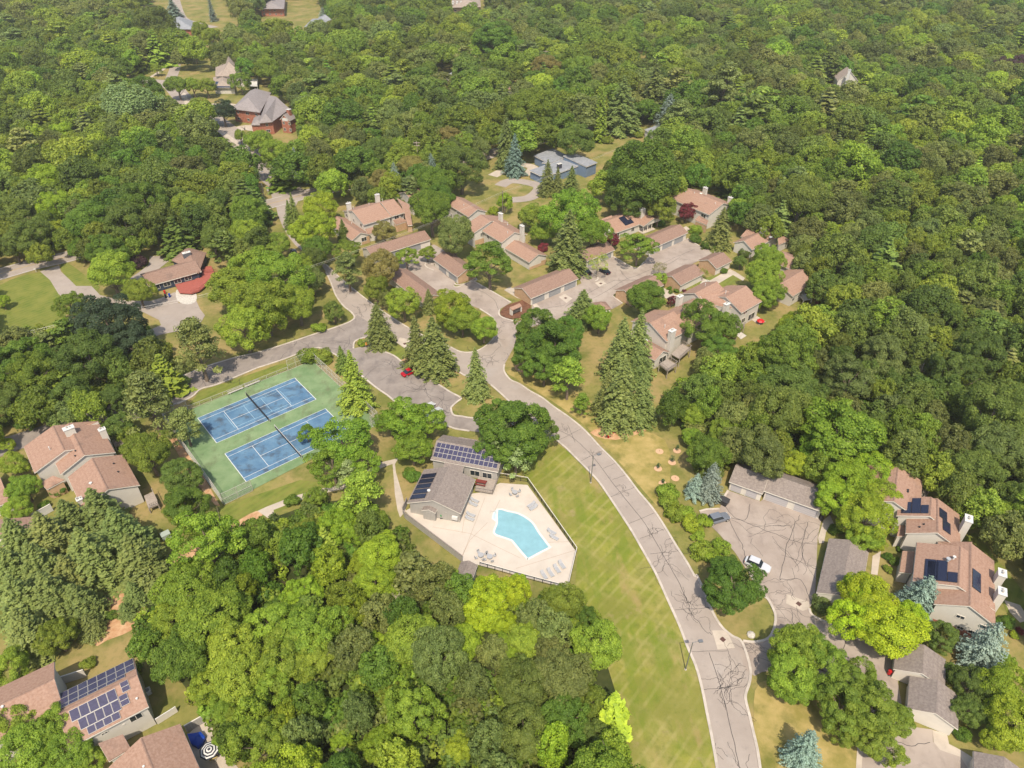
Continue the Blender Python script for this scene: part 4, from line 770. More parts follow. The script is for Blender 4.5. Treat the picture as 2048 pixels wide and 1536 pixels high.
# ---------------------------------------------------------------- pool
DK = smooth(pts('f', "810,1022 850,1000 960,985 1000,966"), 1)+pts('f', "1055,970 1153,1104 1136,1177 1035,1151 985,1137 925,1122 866,1078")
struct(MB().sheet(DK, .02).obj('pool_deck', m_deckc), label='warm pale concrete deck around the pool')
mb = MB()
for s in ["933,1010 924,1066", "866,1054 940,1067 1040,1116", "1032,1137 1152,1100", "975,1045 940,1080 925,1110", "970,995 924,1115", "1000,1000 990,1020", "1090,1085 1148,1083"]: strip(mb, pts('f', s), .06, .025)
struct(mb.obj('deck_joint', mat('joint', (.42, .30, .22), .9)), label='thin joints in the pool deck')
WP = smooth(pts('S6', "430,266 520,282 600,298 650,318 700,348 745,384 775,425 800,468 850,535 903,605 905,614 800,668 707,719 698,714 630,635 572,565 555,548 500,528 430,505 403,488 398,465 412,425 425,385"), 2, True)
t = thing('swimming_pool', 'angular turquoise swimming pool with pale coping', 'swimming pool')
MB().sheet(WP, .03).obj('water', m_water, t)
mb = MB(); strip(mb, WP, .42, .021, .07, closed=True); mb.obj('coping', mat('coping_white', (.74, .71, .66), .7), t)
SP = pts('S6', "430,262 388,300 378,352 422,384"); mb = MB(); 
for k, sc in enumerate((1., .72, .45)):
    c = GP('S6', 435, 320); mb.prism([c+(p-c)*sc for p in SP], .022+k*.004, .045+k*.004) if False else mb.sheet([c+(p-c)*sc for p in SP], .033+k*.005, k)
mb.obj('entry_steps', [mat('step_a', (.62, .74, .74), .3), mat('step_b', (.50, .70, .72), .3), mat('step_c', (.40, .66, .69), .3)], t)
MB().tube([(*GP('S6', 365, 300), .05), (*GP('S6', 365, 300), .9), (*GP('S6', 410, 305), .8), (*GP('S6', 420, 308), .05)], .03).obj('handrail', m_post, t)
def pfence(label, s, h, solid=False, step=1.5):
    p = pts('f', s); t = thing('pool_fence', label, 'fence', 'fences round the pool')
    if solid:
        mb = MB(); mb2 = MB()
        for a, b in zip(p[:-1], p[1:]): mb.bar((*a, h/2), (*b, h/2), .1, h); mb2.bar((*a, h+.03), (*b, h+.03), .2, .07)
        mb.obj('board_panel', m_sideg, t); mb2.obj('cap_rail', m_gray, t); return
    mb = MB(); tr = MB()
    for a, b in zip(p[:-1], p[1:]):
        L = np.linalg.norm(b-a); k = max(1, round(L/step))
        for i in range(k+1): MB().box((*(a+(b-a)*i/k), h/2), (.1, .1, h)).obj('fence_post', m_black, t)
        tr.bar((*a, h), (*b, h), .11, .07); mb.bar((*a, .12), (*b, .12), .04); mb.bar((*a, h-.16), (*b, h-.16), .04)
        for i in range(int(L/.16)): q = a+(b-a)*i*.16/L; mb.bar((*q, .1), (*q, h), .022)
    mb.obj('pickets', m_black, t); tr.obj('top_rail', m_trim, t)
pfence('pale railed picket fence along the lawn side of the pool', "1000,955 1055,964 1153,1104 1136,1177", 1.3)
pfence('picket fence along the lower edge of the pool deck', "1136,1180 1035,1153 960,1132", 1.2)
pfence('solid grey board fence along the path side of the pool', "808,1033 812,1038 925,1124", 1.7, True)
pfence('short dark gate panel at the corner of the pool house', "806,1028 815,1008", 1.7, True)
def lounger(x, y, ang, label, first=[None]):
    c = GP('S6', x, y)
    if first[0] is None:
        t = thing('sun_lounger', label, 'sun lounger', 'sun loungers on the pool deck')
        MB().box((0, -.25, .33), (.62, 1.25, .05)).obj('seat', m_chair, t)
        MB().hull(([(-.31, .38, .33), (-.31, .95, .72), (-.31, .97, .68), (-.31, .4, .28)], [(.31, .38, .33), (.31, .95, .72), (.31, .97, .68), (.31, .4, .28)]), 0, 1).obj('backrest', m_chair, t)
        MB().bar((-.34, -.9, .32), (-.34, .9, .32), .05).bar((.34, -.9, .32), (.34, .9, .32), .05).obj('frame', m_white, t)
        for a, b in ((-.32, -.8), (.32, -.8), (-.32, .6), (.32, .6)): MB().box((a, b, .15), (.05, .05, .3)).obj('leg', m_white, t)
        first[0] = t
    else:
        t = first[0].copy(); C.objects.link(t); t['label'] = label
        for ch in first[0].children: q = ch.copy(); C.objects.link(q); q.parent = t
    t.location = (c[0], c[1], .02); t.rotation_euler = (0, 0, radians(ang))
for x, y, a, l in [(225, 195, 60, 'grey lounger of the pair by the pool house, farther up'), (212, 228, 60, 'grey lounger of the pair by the pool house, lower of that pair'), (190, 325, 65, 'grey lounger by the pool house corner, upper of the lower pair'),
                   (180, 360, 65, 'grey lounger nearest the pool house corner'), (735, 235, -50, 'grey lounger by the fence above the pool, outer one'), (755, 260, -50, 'grey lounger by the fence above the pool, inner one'),
                   (922, 480, 55, 'grey lounger beside the long fence, upper of two'), (945, 530, 55, 'grey lounger beside the long fence, lower of two'), (852, 873, 28, 'leftmost of four loungers at the deck foot'), (912, 852, 28, 'second from left of four loungers at the deck foot'),
                   (970, 817, 28, 'third from left of four loungers at the deck foot'), (1015, 780, 28, 'rightmost of four loungers at the deck foot')]: lounger(x, y, a, l)
def table_set(x, y, label, ci):
    c = GP('S6', x, y); t = thing('patio_table', label, 'table', 'patio tables on the pool deck'); MB().cyl((*c, .68), .55, .05, 14).obj('table_top', m_chair, t); MB().cyl((*c, 0), .05, .68, 6).cyl((*c, 0.02), .25, .04, 8).obj('table_base', m_post, t)
    for k in range(4):
        a = pi/2*k+.5; p = c+np.array([cos(a), sin(a)])*.95; ch = thing('patio_chair', 'grey chair %s the %s' % (('at', 'behind', 'beside', 'in front of')[k], ci), 'chair', 'patio chairs'); ux = (-sin(a), cos(a), 0); uy = (cos(a), sin(a), 0)
        MB().box((*p, .42), (.48, .45, .05), ux, uy).obj('seat', m_chair, ch); q = p+np.array(uy[:2])*.24; MB().box((*q, .68), (.48, .05, .5), ux, uy).obj('backrest', m_chair, ch)
        for s in (-.2, .2):
            for w in (-.18, .18): r_ = p+np.array(ux[:2])*s+np.array(uy[:2])*w; MB().box((*r_, .2), (.03, .03, .4)).obj('leg', m_post, ch)
table_set(588, 130, 'grey patio table near the club room deck', 'patio table near the club room'); table_set(280, 700, 'grey patio table between the shed and the yellow maple', 'patio table near the shed'); table_set(360, 715, 'patio table partly under the yellow maple', 'patio table under the maple')
t = thing('picnic_table', 'dark red picnic bench on the club room deck', 'table'); c = GP('S5', 825, 490, .8); uu_ = np.array([cos(radians(-14)), sin(radians(-14))]); MB().bar((*(c-uu_*1.1), 1.5), (*(c+uu_*1.1), 1.5), .7, .05).obj('table_top', mat('dark_red_wood', (.20, .04, .03), .7), t)
for s in (-.65, .65): q = c+np.array([-uu_[1], uu_[0]])*s; MB().bar((*(q-uu_*1.1), 1.22), (*(q+uu_*1.1), 1.22), .28, .05).obj('bench_seat', bpy.data.materials['dark_red_wood'], t)
for s in (-.8, .8): q = c+uu_*s; MB().bar((*(q-np.array([-uu_[1], uu_[0]])*.6), .8), (*(q+np.array([-uu_[1], uu_[0]])*.6), 1.45), .08).bar((*(q+np.array([-uu_[1], uu_[0]])*.6), .8), (*(q-np.array([-uu_[1], uu_[0]])*.6), 1.45), .08).obj('leg', bpy.data.materials['dark_red_wood'], t)
def bin_(reg, x, y, mt, label, h=1.0, z=.02):
    c = GP(reg, x, y, z); t = thing('trash_bin', label, 'bin'); MB().tube([(*c, z), (*c, z+h)], [.26, .32], 8).obj('body', mt, t); MB().tube([(*c, z+h), (*c, z+h+.1)], [.34, .3], 8).obj('lid', mt, t)
    MB().tube([(c[0]-.25, c[1]-.3, z+.12), (c[0]+.25, c[1]-.3, z+.12)], [.1, .1], 8).obj('wheel', m_black, t)
bin_('S5', 468, 795, m_greenp, 'round green bin against the pool house wall'); bin_('S1', 1600, 1060, m_black, 'black bin at the garage end, nearer the doors'); bin_('S1', 1585, 1095, m_black, 'black bin at the garage end, nearer the path')
bin_('t01', 1330, 845, m_black, 'black bin below the blue wheelie bin by the ranch house'); bin_('t01', 1360, 840, m_blued, 'blue wheelie bin on the ranch forecourt'); bin_('t01', 1322, 815, m_redp, 'dark red bin against the ranch house porch')
bin_('S4', 75, 345, m_redp, 'red bin beside the grey garage shadow')
# ---------------------------------------------------------------- vehicles
def car(reg, tail, nose, col, label, L=4.6, Wd=1.8, Hh=1.45, suv=False, name='parked_car', cat='car', metal=.2):
    a, b = GP(reg, *tail), GP(reg, *nose); d = (b-a)/np.linalg.norm(b-a); c = (a+b)/2; rz = atan2(d[1], d[0])
    pm = mat(name+'_paint', col, .3, .6, metal); t = thing(name, label, cat, 'parked cars' if cat == 'car' else None, (c[0], c[1], .03), rz)
    hb = .82 if not suv else .98; h = L/2
    st = [(-h, .55, .38, hb-.12), (-h+.12, .9, .25, hb-.02), (-h+.8, 1, .22, hb), (0, 1, .2, hb), (h-1.3, 1, .22, hb-.03), (h-.5, .95, .24, hb-.13), (h-.12, .8, .28, hb-.25), (h, .5, .36, hb-.36)]
    vs = []; fs = []
    for x, w, z0, z1 in st:
        w *= Wd/2; zm = (z0+z1)/2; vs += [(x, -w*.92, z0), (x, -w, zm), (x, -w*.9, z1), (x, w*.9, z1), (x, w, zm), (x, w*.92, z0)]
    for i in range(len(st)-1):
        for k in range(6): fs.append((i*6+k, i*6+(k+1) % 6, (i+1)*6+(k+1) % 6, (i+1)*6+k))
    fs += [tuple(range(6))[::-1], tuple(range(len(st)*6-6, len(st)*6))]
    o = MB().add(vs, fs).obj('body', pm, t); m_ = o.modifiers.new('b', 'BEVEL'); m_.width = .05; m_.segments = 2; m_.limit_method = 'ANGLE'
    r0, r1 = (-h+.35, h-1.55) if suv else (-h+.75, h-1.35); t0, t1 = (-h+.75, h-2.15) if suv else (-h+1.45, h-2.15); w = Wd/2
    q = [(r0, -w*.86, hb-.02), (r1, -w*.86, hb-.04), (r1, w*.86, hb-.04), (r0, w*.86, hb-.02), (t0, -w*.7, Hh-.06), (t1, -w*.7, Hh-.06), (t1, w*.7, Hh-.06), (t0, w*.7, Hh-.06)]
    MB().add(q, [(0, 1, 5, 4), (1, 2, 6, 5), (2, 3, 7, 6), (3, 0, 4, 7), (4, 5, 6, 7)]).obj('windows', m_pane, t)
    MB().hull(([(t0-.05, -w*.72, Hh-.07), (t0+.1, -w*.66, Hh), (t1-.1, -w*.66, Hh), (t1+.05, -w*.72, Hh-.07)], [(t0-.05, w*.72, Hh-.07), (t0+.1, w*.66, Hh), (t1-.1, w*.66, Hh), (t1+.05, w*.72, Hh-.07)]), 0, 1).obj('roof_panel', pm, t)
    for x in (-h+.85, h-.85):
        for y in (-1, 1):
            wl = MB().tube([(x, y*(w-.2), .33), (x, y*(w+.01), .33)], [.33, .33], 14).obj('wheel', m_tire, t); MB().tube([(x, y*(w-.02), .33), (x, y*(w+.02), .33)], [.2, .2], 10).obj('rim', m_post, wl)
    for y in (-1, 1): MB().box((h-.12, y*w*.62, hb-.32), (.14, .35, .13)).obj('headlight', m_white, t); MB().box((-h+.1, y*w*.68, hb-.2), (.1, .3, .16)).obj('tail_light', m_redp, t)
    return t
car('f', (807, 753), (833, 741), (.55, .008, .02), 'red car stopped in the parking strip beside the spruces')
car('f', (1421, 1045), (1449, 1037), (.22, .24, .28), 'dark glassed silver suv at the edge of the parking court', 4.8, 1.9, 1.75, True)
car('f', (1500, 1128), (1528, 1140), (.75, .76, .78), 'white suv parked behind the round green tree', 4.6, 1.85, 1.7, True)
car('f', (1183, 553), (1157, 538), (.008, .009, .014), 'black car between the garage end and the mulch bed', 4.8)
car('f', (1216, 549), (1200, 541), (.012, .014, .03), 'dark car under the thin pale tree', 4.4)
car('f', (848, 824), (862, 813), (.75, .75, .74), 'white car glimpsed under the feathery tree, upper one', 4.5)
car('f', (862, 834), (876, 824), (.7, .7, .7), 'white car glimpsed under the feathery tree, lower one', 4.5)
car('f', (592, 515), (585, 499), (.14, .14, .15), 'dark car on the lane between the leafy crowns', 4.6)
t = thing('box_trailer', 'long black covered trailer at the court corner', 'trailer'); a, b = GP('f', 1425, 996), GP('f', 1451, 1010); d = (b-a)/np.linalg.norm(b-a); n_ = np.array([-d[1], d[0]]); c = (a+b)/2
MB().box((*c, .85), (3.6, 1.5, .9), (*d, 0), (*n_, 0)).obj('body', m_black, t); MB().hull(([(*(c-d*1.85+n_*k), z) for k, z in ((-.78, 1.3), (-.5, 1.42), (.5, 1.42), (.78, 1.3))], [(*(c+d*1.85+n_*k), z) for k, z in ((-.78, 1.3), (-.5, 1.42), (.5, 1.42), (.78, 1.3))]), 0, 1).obj('cover', mat('dark_canvas', (.05, .05, .055), .9), t)
for s in (-.75, .75): MB().tube([(*(c+n_*s), .3), (*(c+n_*s*1.12), .3)], [.3, .3], 12).obj('wheel', m_tire, t)
MB().bar((*(c-d*1.8), .4), (*(c-d*2.9), .35), .08).obj('drawbar', m_black, t)
t = thing('portable_toilet', 'pale grey portable toilet at the island tip', 'toilet cabin'); c = GP('t11', 930, 1245); MB().box((*c, 1.15), (1.2, 1.2, 2.2), (.76, .65, 0), (-.65, .76, 0)).obj('cabin', mat('pale_blue_grey', (.40, .43, .50), .6), t)
MB().hull(([(*(c+np.array([.76, .65])*.65+np.array([-.65, .76])*k), z) for k, z in ((-.65, 2.25), (0, 2.45), (.65, 2.25))], [(*(c-np.array([.76, .65])*.65+np.array([-.65, .76])*k), z) for k, z in ((-.65, 2.25), (0, 2.45), (.65, 2.25))]), 0, 1).obj('roof', m_white, t)
MB().box((*(c+np.array([.65, -.76])*.61), 1.1), (.85, .04, 1.9), (.76, .65, 0), (-.65, .76, 0)).obj('door', mat('door_purple_grey', (.30, .28, .40), .6), t)
t = thing('orange_barrier', 'small orange barrier board beside the portable toilet', 'barrier'); c = GP('t11', 892, 1240); MB().box((*c, .75), (1.0, .1, .25)).box((*c, 1.2), (1.0, .1, .25)).obj('board', mat('orange_plastic', (.75, .30, .05), .6), t); MB().box((c[0]-.4, c[1], .7), (.06, .06, 1.4)).box((c[0]+.4, c[1], .7), (.06, .06, 1.4)).obj('leg', m_post, t)
# ---------------------------------------------------------------- street furniture
def lamp(b, hd, label, h=7.4):
    c = G(*b); t = thing('street_lamp', label, 'street lamp', 'estate street lamps'); MB().tube([(*c, 0), (*c, h)], [.11, .07], 8).obj('pole', m_grey, t); MB().cyl((*c, 0), .2, .15, 8).obj('pole_base', m_kerb, t)
    d = np.array(hd, float); d /= np.linalg.norm(d); a = MB().tube([(*c, h-.05), (*(c+d*.9), h+.1)], [.05, .04], 6).obj('arm', m_grey, t); MB().box((*(c+d*1.2), h+.1), (.7, .5, .14), (*d, 0), (-d[1], d[0], 0)).obj('lamp_head', m_grey, a)
lamp((1181.5, 965.5), (1, .35), 'grey street lamp on the kerb above the pool fence'); lamp((1371, 1339), (1, .15), 'grey street lamp on the lawn kerb opposite the lane mouth'); lamp((528, 392), (1, .3), 'tall street lamp at the far junction', 9)
t = thing('street_sign', 'green street name plates above a round sign at the far junction', 'sign'); c = G(538, 392); MB().cyl((*c, 0), .04, 3.4, 6).obj('post', m_post, t); MB().box((c[0], c[1], 3.2), (1.1, .05, .25)).obj('name_plate', m_greenp, t); MB().tube([(c[0], c[1]-.06, 2.3), (c[0], c[1]-.1, 2.3)], [.45, .45], 8).obj('sign_face', m_post, t)
t = thing('mailbox', 'white roadside mailbox at the ranch drive mouth', 'mailbox'); c = GP('t01', 290, 640); MB().box((*c, .5), (.1, .1, 1.)).obj('post', m_white, t); MB().box((*c, 1.1), (.5, .22, .25)).obj('box', m_white, t)
t = thing('fire_hydrant', 'red fire hydrant on the verge below the big spruce', 'fire hydrant'); c = G(1216.5, 875); MB().tube([(*c, 0), (*c, .12), (*c, .14), (*c, .7), (*c, .95)], [.25, .25, .18, .18, .06], 10).obj('body', m_redp, t)
MB().tube([(c[0]-.3, c[1], .55), (c[0]+.3, c[1], .55)], .1, 8).obj('outlet', m_redp, t)
t = thing('marker_flag', 'thin red marker flag beside the hydrant', 'flag'); c = G(1224, 874); MB().cyl((*c, 0), .02, 1.3, 5).obj('stick', m_redp, t); MB().box((c[0]+.12, c[1], 1.15), (.25, .03, .25)).obj('flag', m_redp, t)
t = thing('boulder', 'white boulder at the tip of the round tree peninsula', 'boulder'); c = G(1502, 1270); bm_ = MB().tube([(*c, 0), (*c, .25), (*c, .5)], [.7, .65, .25], 9).obj('rock', m_stone, t)
t = thing('utility_box', 'pale green utility cabinet on the grass by the wood chip path', 'utility box'); c = GP('t02', 1332, 1225); MB().box((*c, .5), (1.5, 1.2, 1.), (.77, .64, 0), (-.64, .77, 0)).obj('cabinet', mat('pale_green', (.42, .48, .42), .7), t); MB().box((*c, 1.03), (1.6, 1.3, .06), (.77, .64, 0), (-.64, .77, 0)).obj('lid', bpy.data.materials['pale_green'], t)
for px, lb in (((1188/4, 1152+935/4), 'white air conditioner beside the solar roofed townhouse'),):
    t = thing('air_conditioner', lb, 'air conditioner'); c = G(*px); MB().box((*c, .4), (.9, .9, .8), (.82, .57, 0), (-.57, .82, 0)).obj('casing', m_white, t); MB().cyl((*c, .8), .33, .04, 14).obj('fan', m_grey, t)
t = thing('white_box', 'white lidded box on dry grass at the wood foot', 'box'); c = GP('t13', 155, 1505); MB().box((*c, .25), (.8, .6, .5), (.9, .3, 0), (-.3, .9, 0)).obj('body', m_white, t); MB().box((*c, .53), (.86, .66, .06), (.9, .3, 0), (-.3, .9, 0)).obj('lid', m_white, t)
# patio corner bottom left
struct(MB().sheet(pts('f', "375,1470 405,1440 425,1440 440,1475 455,1510 480,1540 400,1560"), .01).obj('patio', m_conc), label='small concrete patio beside the bottom edge townhouse')
t = thing('parasol', 'striped black and white octagonal parasol on the patio', 'parasol'); c = GP('S8', 1108, 556, 2.4); n = 8
for k in range(n):
    a0, a1 = 2*pi*k/n, 2*pi*(k+1)/n; mb = MB(); rs = [0, .22, .42, .62, .82, 1.02, 1.22, 1.4]
    for i in range(7):
        q = [(c[0]+cos(a)*r, c[1]+sin(a)*r, 2.75-.42*r/1.4) for r, a in ((rs[i], a0), (rs[i+1], a0), (rs[i+1], a1), (rs[i], a1))]; mb.add(q, [(0, 1, 2, 3)], i % 2)
    mb.obj('canopy_panel', [mat('parasol_black', (.03, .03, .05), .8) if k == 0 else bpy.data.materials['parasol_black'], m_white], t)
MB().cyl((*c, 0), .03, 2.8, 6).obj('pole', m_post, t); MB().cyl((*c, 0), .3, .1, 10).obj('base', m_grey, t)
t = thing('blue_tarp', 'bright blue tarpaulin draped between the roof eave and the patio', 'tarp'); q = [(*GP('S8', x, y, z), z) for x, y, z in ((990, 470, 1.0), (1030, 465, 1.2), (1062, 458, 1.1), (1085, 485, .8), (1070, 520, .6), (1045, 540, .7), (1010, 520, .8))]
c3 = (*np.mean([p[:2] for p in q], axis=0), 1.45); MB().add(q+[c3]+[(p[0], p[1], .02) for p in q], [(i, (i+1) % 7, 7) for i in range(7)]+[(i, (i+1) % 7, 8+(i+1) % 7, 8+i) for i in range(7)]).obj('sheet', m_blued, t)
t = thing('patio_table', 'small yellow topped table under the striped parasol', 'table'); c = GP('S8', 1133, 600); MB().box((*c, .7), (1.1, 1., .05), (.85, .5, 0), (-.5, .85, 0)).obj('table_top', mat('yellow_wood', (.55, .42, .16), .7), t)
for a, b in ((-.4, -.4), (.4, -.4), (.4, .4), (-.4, .4)): MB().box((c[0]+a, c[1]+b, .34), (.06, .06, .68)).obj('leg', m_post, t)
t = thing('fire_pit', 'round dark fire pit at the patio edge', 'fire pit'); c = GP('S8', 1217, 622); MB().tube([(*c, 0), (*c, .35)], [.4, .5], 12).obj('bowl', mat('rust', (.16, .06, .03), .9), t); MB().cyl((*c, .3), .36, .06, 12).obj('ash', m_black, t)
t = thing('screen_wall', 'grey screen wall at the back of the patio', 'fence'); a, b = GP('S8', 990, 462), GP('S8', 1108, 395); MB().bar((*a, .9), (*b, .9), .12, 1.8).obj('panel', m_sideg, t); MB().bar((*a, 1.83), (*b, 1.83), .16, .06).obj('cap_rail', m_trim, t)
t = thing('screen_wall', 'thin pale fence leading off the solar roofed townhouse', 'fence'); a, b = GP('S8', 835, 420), GP('S8', 942, 352); MB().bar((*a, .7), (*b, .7), .08, 1.4).obj('panel', m_trim, t); MB().bar((*a, 1.43), (*b, 1.43), .14, .05).obj('cap_rail', m_white, t)
t = thing('screen_wall', 'low grey wall panel between two lower left townhouses', 'fence'); a, b = GP('S8', 335, 205), GP('S8', 460, 165); MB().bar((*a, .9), (*b, .9), .12, 1.8).obj('panel', m_side, t); MB().bar((*a, 1.83), (*b, 1.83), .16, .06).obj('cap_rail', m_trim, t)
t = thing('screen_wall', 'white board fence from the garage to the pines at the left', 'fence'); a, b = GP('S7', 255, 830), GP('S7', 400, 750); MB().bar((*a, .9), (*b, .9), .12, 1.8).obj('panel', m_white, t); MB().bar((*a, 1.83), (*b, 1.83), .2, .06).obj('cap_rail', m_trim, t)
t = thing('garden_fence', 'grey board fence behind the lower right garages', 'fence'); a, b = GP('S4', 585, 300), GP('S4', 775, 375); MB().bar((*a, .9), (*b, .9), .12, 1.7).obj('panel', m_sideg, t); MB().bar((*a, 1.8), (*b, 1.8), .18, .06).obj('cap_rail', m_trim, t)
t = thing('garden_fence', 'pale courtyard fence on the green between garages', 'fence'); mb = MB(); q = pts('R8', "1085,110 1180,65 1300,120")
for a, b in zip(q[:-1], q[1:]): mb.bar((*a, .8), (*b, .8), .1, 1.6)
mb.obj('panel', m_white, t); MB().bar((*q[0], 1.63), (*q[1], 1.63), .16, .05).bar((*q[1], 1.63), (*q[2], 1.63), .16, .05).obj('cap_rail', m_trim, t)
t = thing('parasol', 'folded red parasol on the patio of the stepped townhouse', 'parasol'); c = GP('R8', 1925, 545, 1.2); MB().tube([(*c, .9), (*c, 1.25), (*c, 1.5)], [1.1, .7, .1], 8).obj('canopy', m_redp, t); MB().cyl((*c, 0), .03, 1.5, 6).obj('pole', m_post, t)
struct(MB().sheet(pts('R8', "1790,540 1870,490 1990,570 1900,615"), .02).obj('patio', m_conc)); struct(MB().sheet(pts('R8', "1575,740 1640,705 1730,760 1650,810"), .02).obj('patio', m_stone))
# power poles and lines
WL = [G(x, y, 9.5) for x, y in ((-60, 678), (150, 637), (585, 545), (1005, 384), (1290, 272))]
for i, (p, lb) in enumerate(zip(WL[1:], ('wooden power pole hidden among the trees left of the ranch house', 'wooden power pole among crowns by the lane', 'wooden power pole beyond the locust trees', 'wooden power pole in the estate field'))):
    t = thing('power_pole', lb, 'power pole', 'power poles'); MB().tube([(*p, 0), (*p, 10)], [.16, .12], 7).obj('pole', m_bark, t); MB().box((*p, 9.5), (.12, 2.2, .12)).obj('crossarm', m_bark, t)
for (px, py, h, lb) in ((833, 283, 11, 'power pole with crossarm rising from the trees behind the brick house'), (880, 226, 11, 'far power pole with a pale crossarm in the wood'), (1092, 101, 12, 'farthest power pole above the tan oak')):
    p = G(px, py, h); t = thing('power_pole', lb, 'power pole', 'power poles'); MB().tube([(*p, 0), (*p, h)], [.2, .15], 7).obj('pole', m_birch, t); MB().box((*p, h-.5), (2.6, .2, .2)).box((*p, h-1.6), (2.4, .2, .2)).obj('crossarm', m_birch, t)
for k, lb in enumerate(('upper power line crossing the estate', 'middle power line crossing the estate', 'lower power line crossing the estate')):
    o = (-1., 0, 1.)[k]; path = []
    for a, b in zip(WL[:-1], WL[1:]):
        for j in range(8): s = j/8; q = a+(b-a)*s+np.array([0, o]); path.append((*q, 9.55-.3*(k == 2)-4*s*(1-s)*1.1))
    tag(MB().tube(path, .015, 4).obj('power_line', m_post), lb, 'power line', 'power lines')
# saplings with straw rings
for i, (x, y, hh, lb) in enumerate(((1180, 540, .5, 'sapling in a straw ring, upper one nearest the spruce'), (1320, 535, 1.6, 'sapling in a straw ring nearest the wood edge'), (1280, 628, 1.8, 'largest sapling in the middle of the straw rings'), (1168, 678, 1.5, 'sapling in a straw ring nearest the road'),
                                    (1305, 755, .5, 'sapling stub in a straw ring near the blue spruces'), (1205, 797, 1.2, 'sapling in a straw ring above the yellow green bushes'))):
    c = GP('t22', x, y); t = thing('sapling', lb, 'sapling', 'newly planted saplings'); MB().cyl((*c, 0), .85, .06, 12).obj('straw_ring', mat('straw', (.66, .42, .26), .95) if i == 0 else bpy.data.materials['straw'], t)
    MB().cyl((*c, 0), .04, hh, 6, .02).obj('stem', m_bark, t); rr = random.Random(i); mb = MB()
    for k in range(60):
        a = rr.uniform(0, 6.28); z = rr.uniform(.3, 1)*hh; r = rr.uniform(0, .5)*hh*.5; mb.box((c[0]+cos(a)*r, c[1]+sin(a)*r, z), (.16, .12, .02), (cos(a), sin(a), 0), (-sin(a), cos(a), 0))
    if hh > .8: mb.obj('crown', mat('sapling_leaf', (.06, .11, .03), .8) if i == 1 else bpy.data.materials.get('sapling_leaf') or m_greenlawn, t)
c = G(1046, 735); t = thing('flower_bed', 'round planted bed of pale stones on the bank', 'flower bed'); MB().cyl((*c, 0), 2.1, .07, 16).obj('mulch_disc', m_mulch, t)
rr = random.Random(3); mb = MB()
for k in range(14): a = rr.uniform(0, 6.28); r = rr.uniform(.3, 1.6); mb.tube([(c[0]+cos(a)*r, c[1]+sin(a)*r, .05), (c[0]+cos(a)*r, c[1]+sin(a)*r, .35)], [.3, .1], 6, k % 2)
mb.obj('stones', [m_stone, m_greenlawn], t)
# ---------------------------------------------------------------- foliage
PAL = dict(D=(.078, .110, .020), G=(.112, .153, .019), L=(.130, .185, .020), Y=(.150, .205, .016), Z=(.185, .245, .012), A=(.100, .165, .016), O=(.150, .140, .040), B=(.125, .165, .135), R=(.11, .022, .026), Q=(.050, .025, .030), K=(.032, .050, .024), W=(.2, .25, .09), V=(.070, .120, .015), E=(.098, .122, .032), F=(.165, .160, .022), N=(.15, .20, .075))
PW = dict(D='dark green', G='mid green', L='light green', Y='yellow green', Z='bright yellow', O='olive tan', B='silver blue', R='maroon', Q='dark purple', K='blackish green', W='pale green', V='rich green', A='apple green', F='golden olive', E='olive green', N='pale blue green')
def leafmat(name, needle=False):
    m = bpy.data.materials.new(name); m.use_nodes = True; nt = m.node_tree; N = nt.nodes.new; K = nt.links.new; b = nt.nodes['Principled BSDF']; out = nt.nodes['Material Output']
    at = N('ShaderNodeAttribute'); at.attribute_type = 'INSTANCER'; at.attribute_name = 'tint'
    lv = N('ShaderNodeAttribute'); lv.attribute_type = 'GEOMETRY'; lv.attribute_name = 'lv'
    hs = N('ShaderNodeHueSaturation'); K(at.outputs['Color'], hs.inputs['Color'])
    mr = N('ShaderNodeMapRange'); mr.inputs[3].default_value = .58; mr.inputs[4].default_value = 1.42; K(lv.outputs['Fac'], mr.inputs[0]); K(mr.outputs[0], hs.inputs['Value'])
    m2 = N('ShaderNodeMapRange'); m2.inputs[3].default_value = .515; m2.inputs[4].default_value = .482; K(lv.outputs['Fac'], m2.inputs[0]); K(m2.outputs[0], hs.inputs['Hue'])
    K(hs.outputs[0], b.inputs['Base Color']); b.inputs['Roughness'].default_value = .55; b.inputs['Specular IOR Level'].default_value = .25
    tr = N('ShaderNodeBsdfTranslucent'); mx = N('ShaderNodeMixShader'); mx.inputs[0].default_value = .2 if needle else .40
    g = N('ShaderNodeMix'); g.data_type = 'RGBA'; g.blend_type = 'MULTIPLY'; g.inputs[0].default_value = 1; K(hs.outputs[0], g.inputs[6]); g.inputs[7].default_value = (1.5, 1.4, .7, 1); K(g.outputs[2], tr.inputs[0])
    K(b.outputs[0], mx.inputs[1]); K(tr.outputs[0], mx.inputs[2]); K(mx.outputs[0], out.inputs[0]); return m
m_leaf = leafmat('leaves'); m_need = leafmat('needles', True)
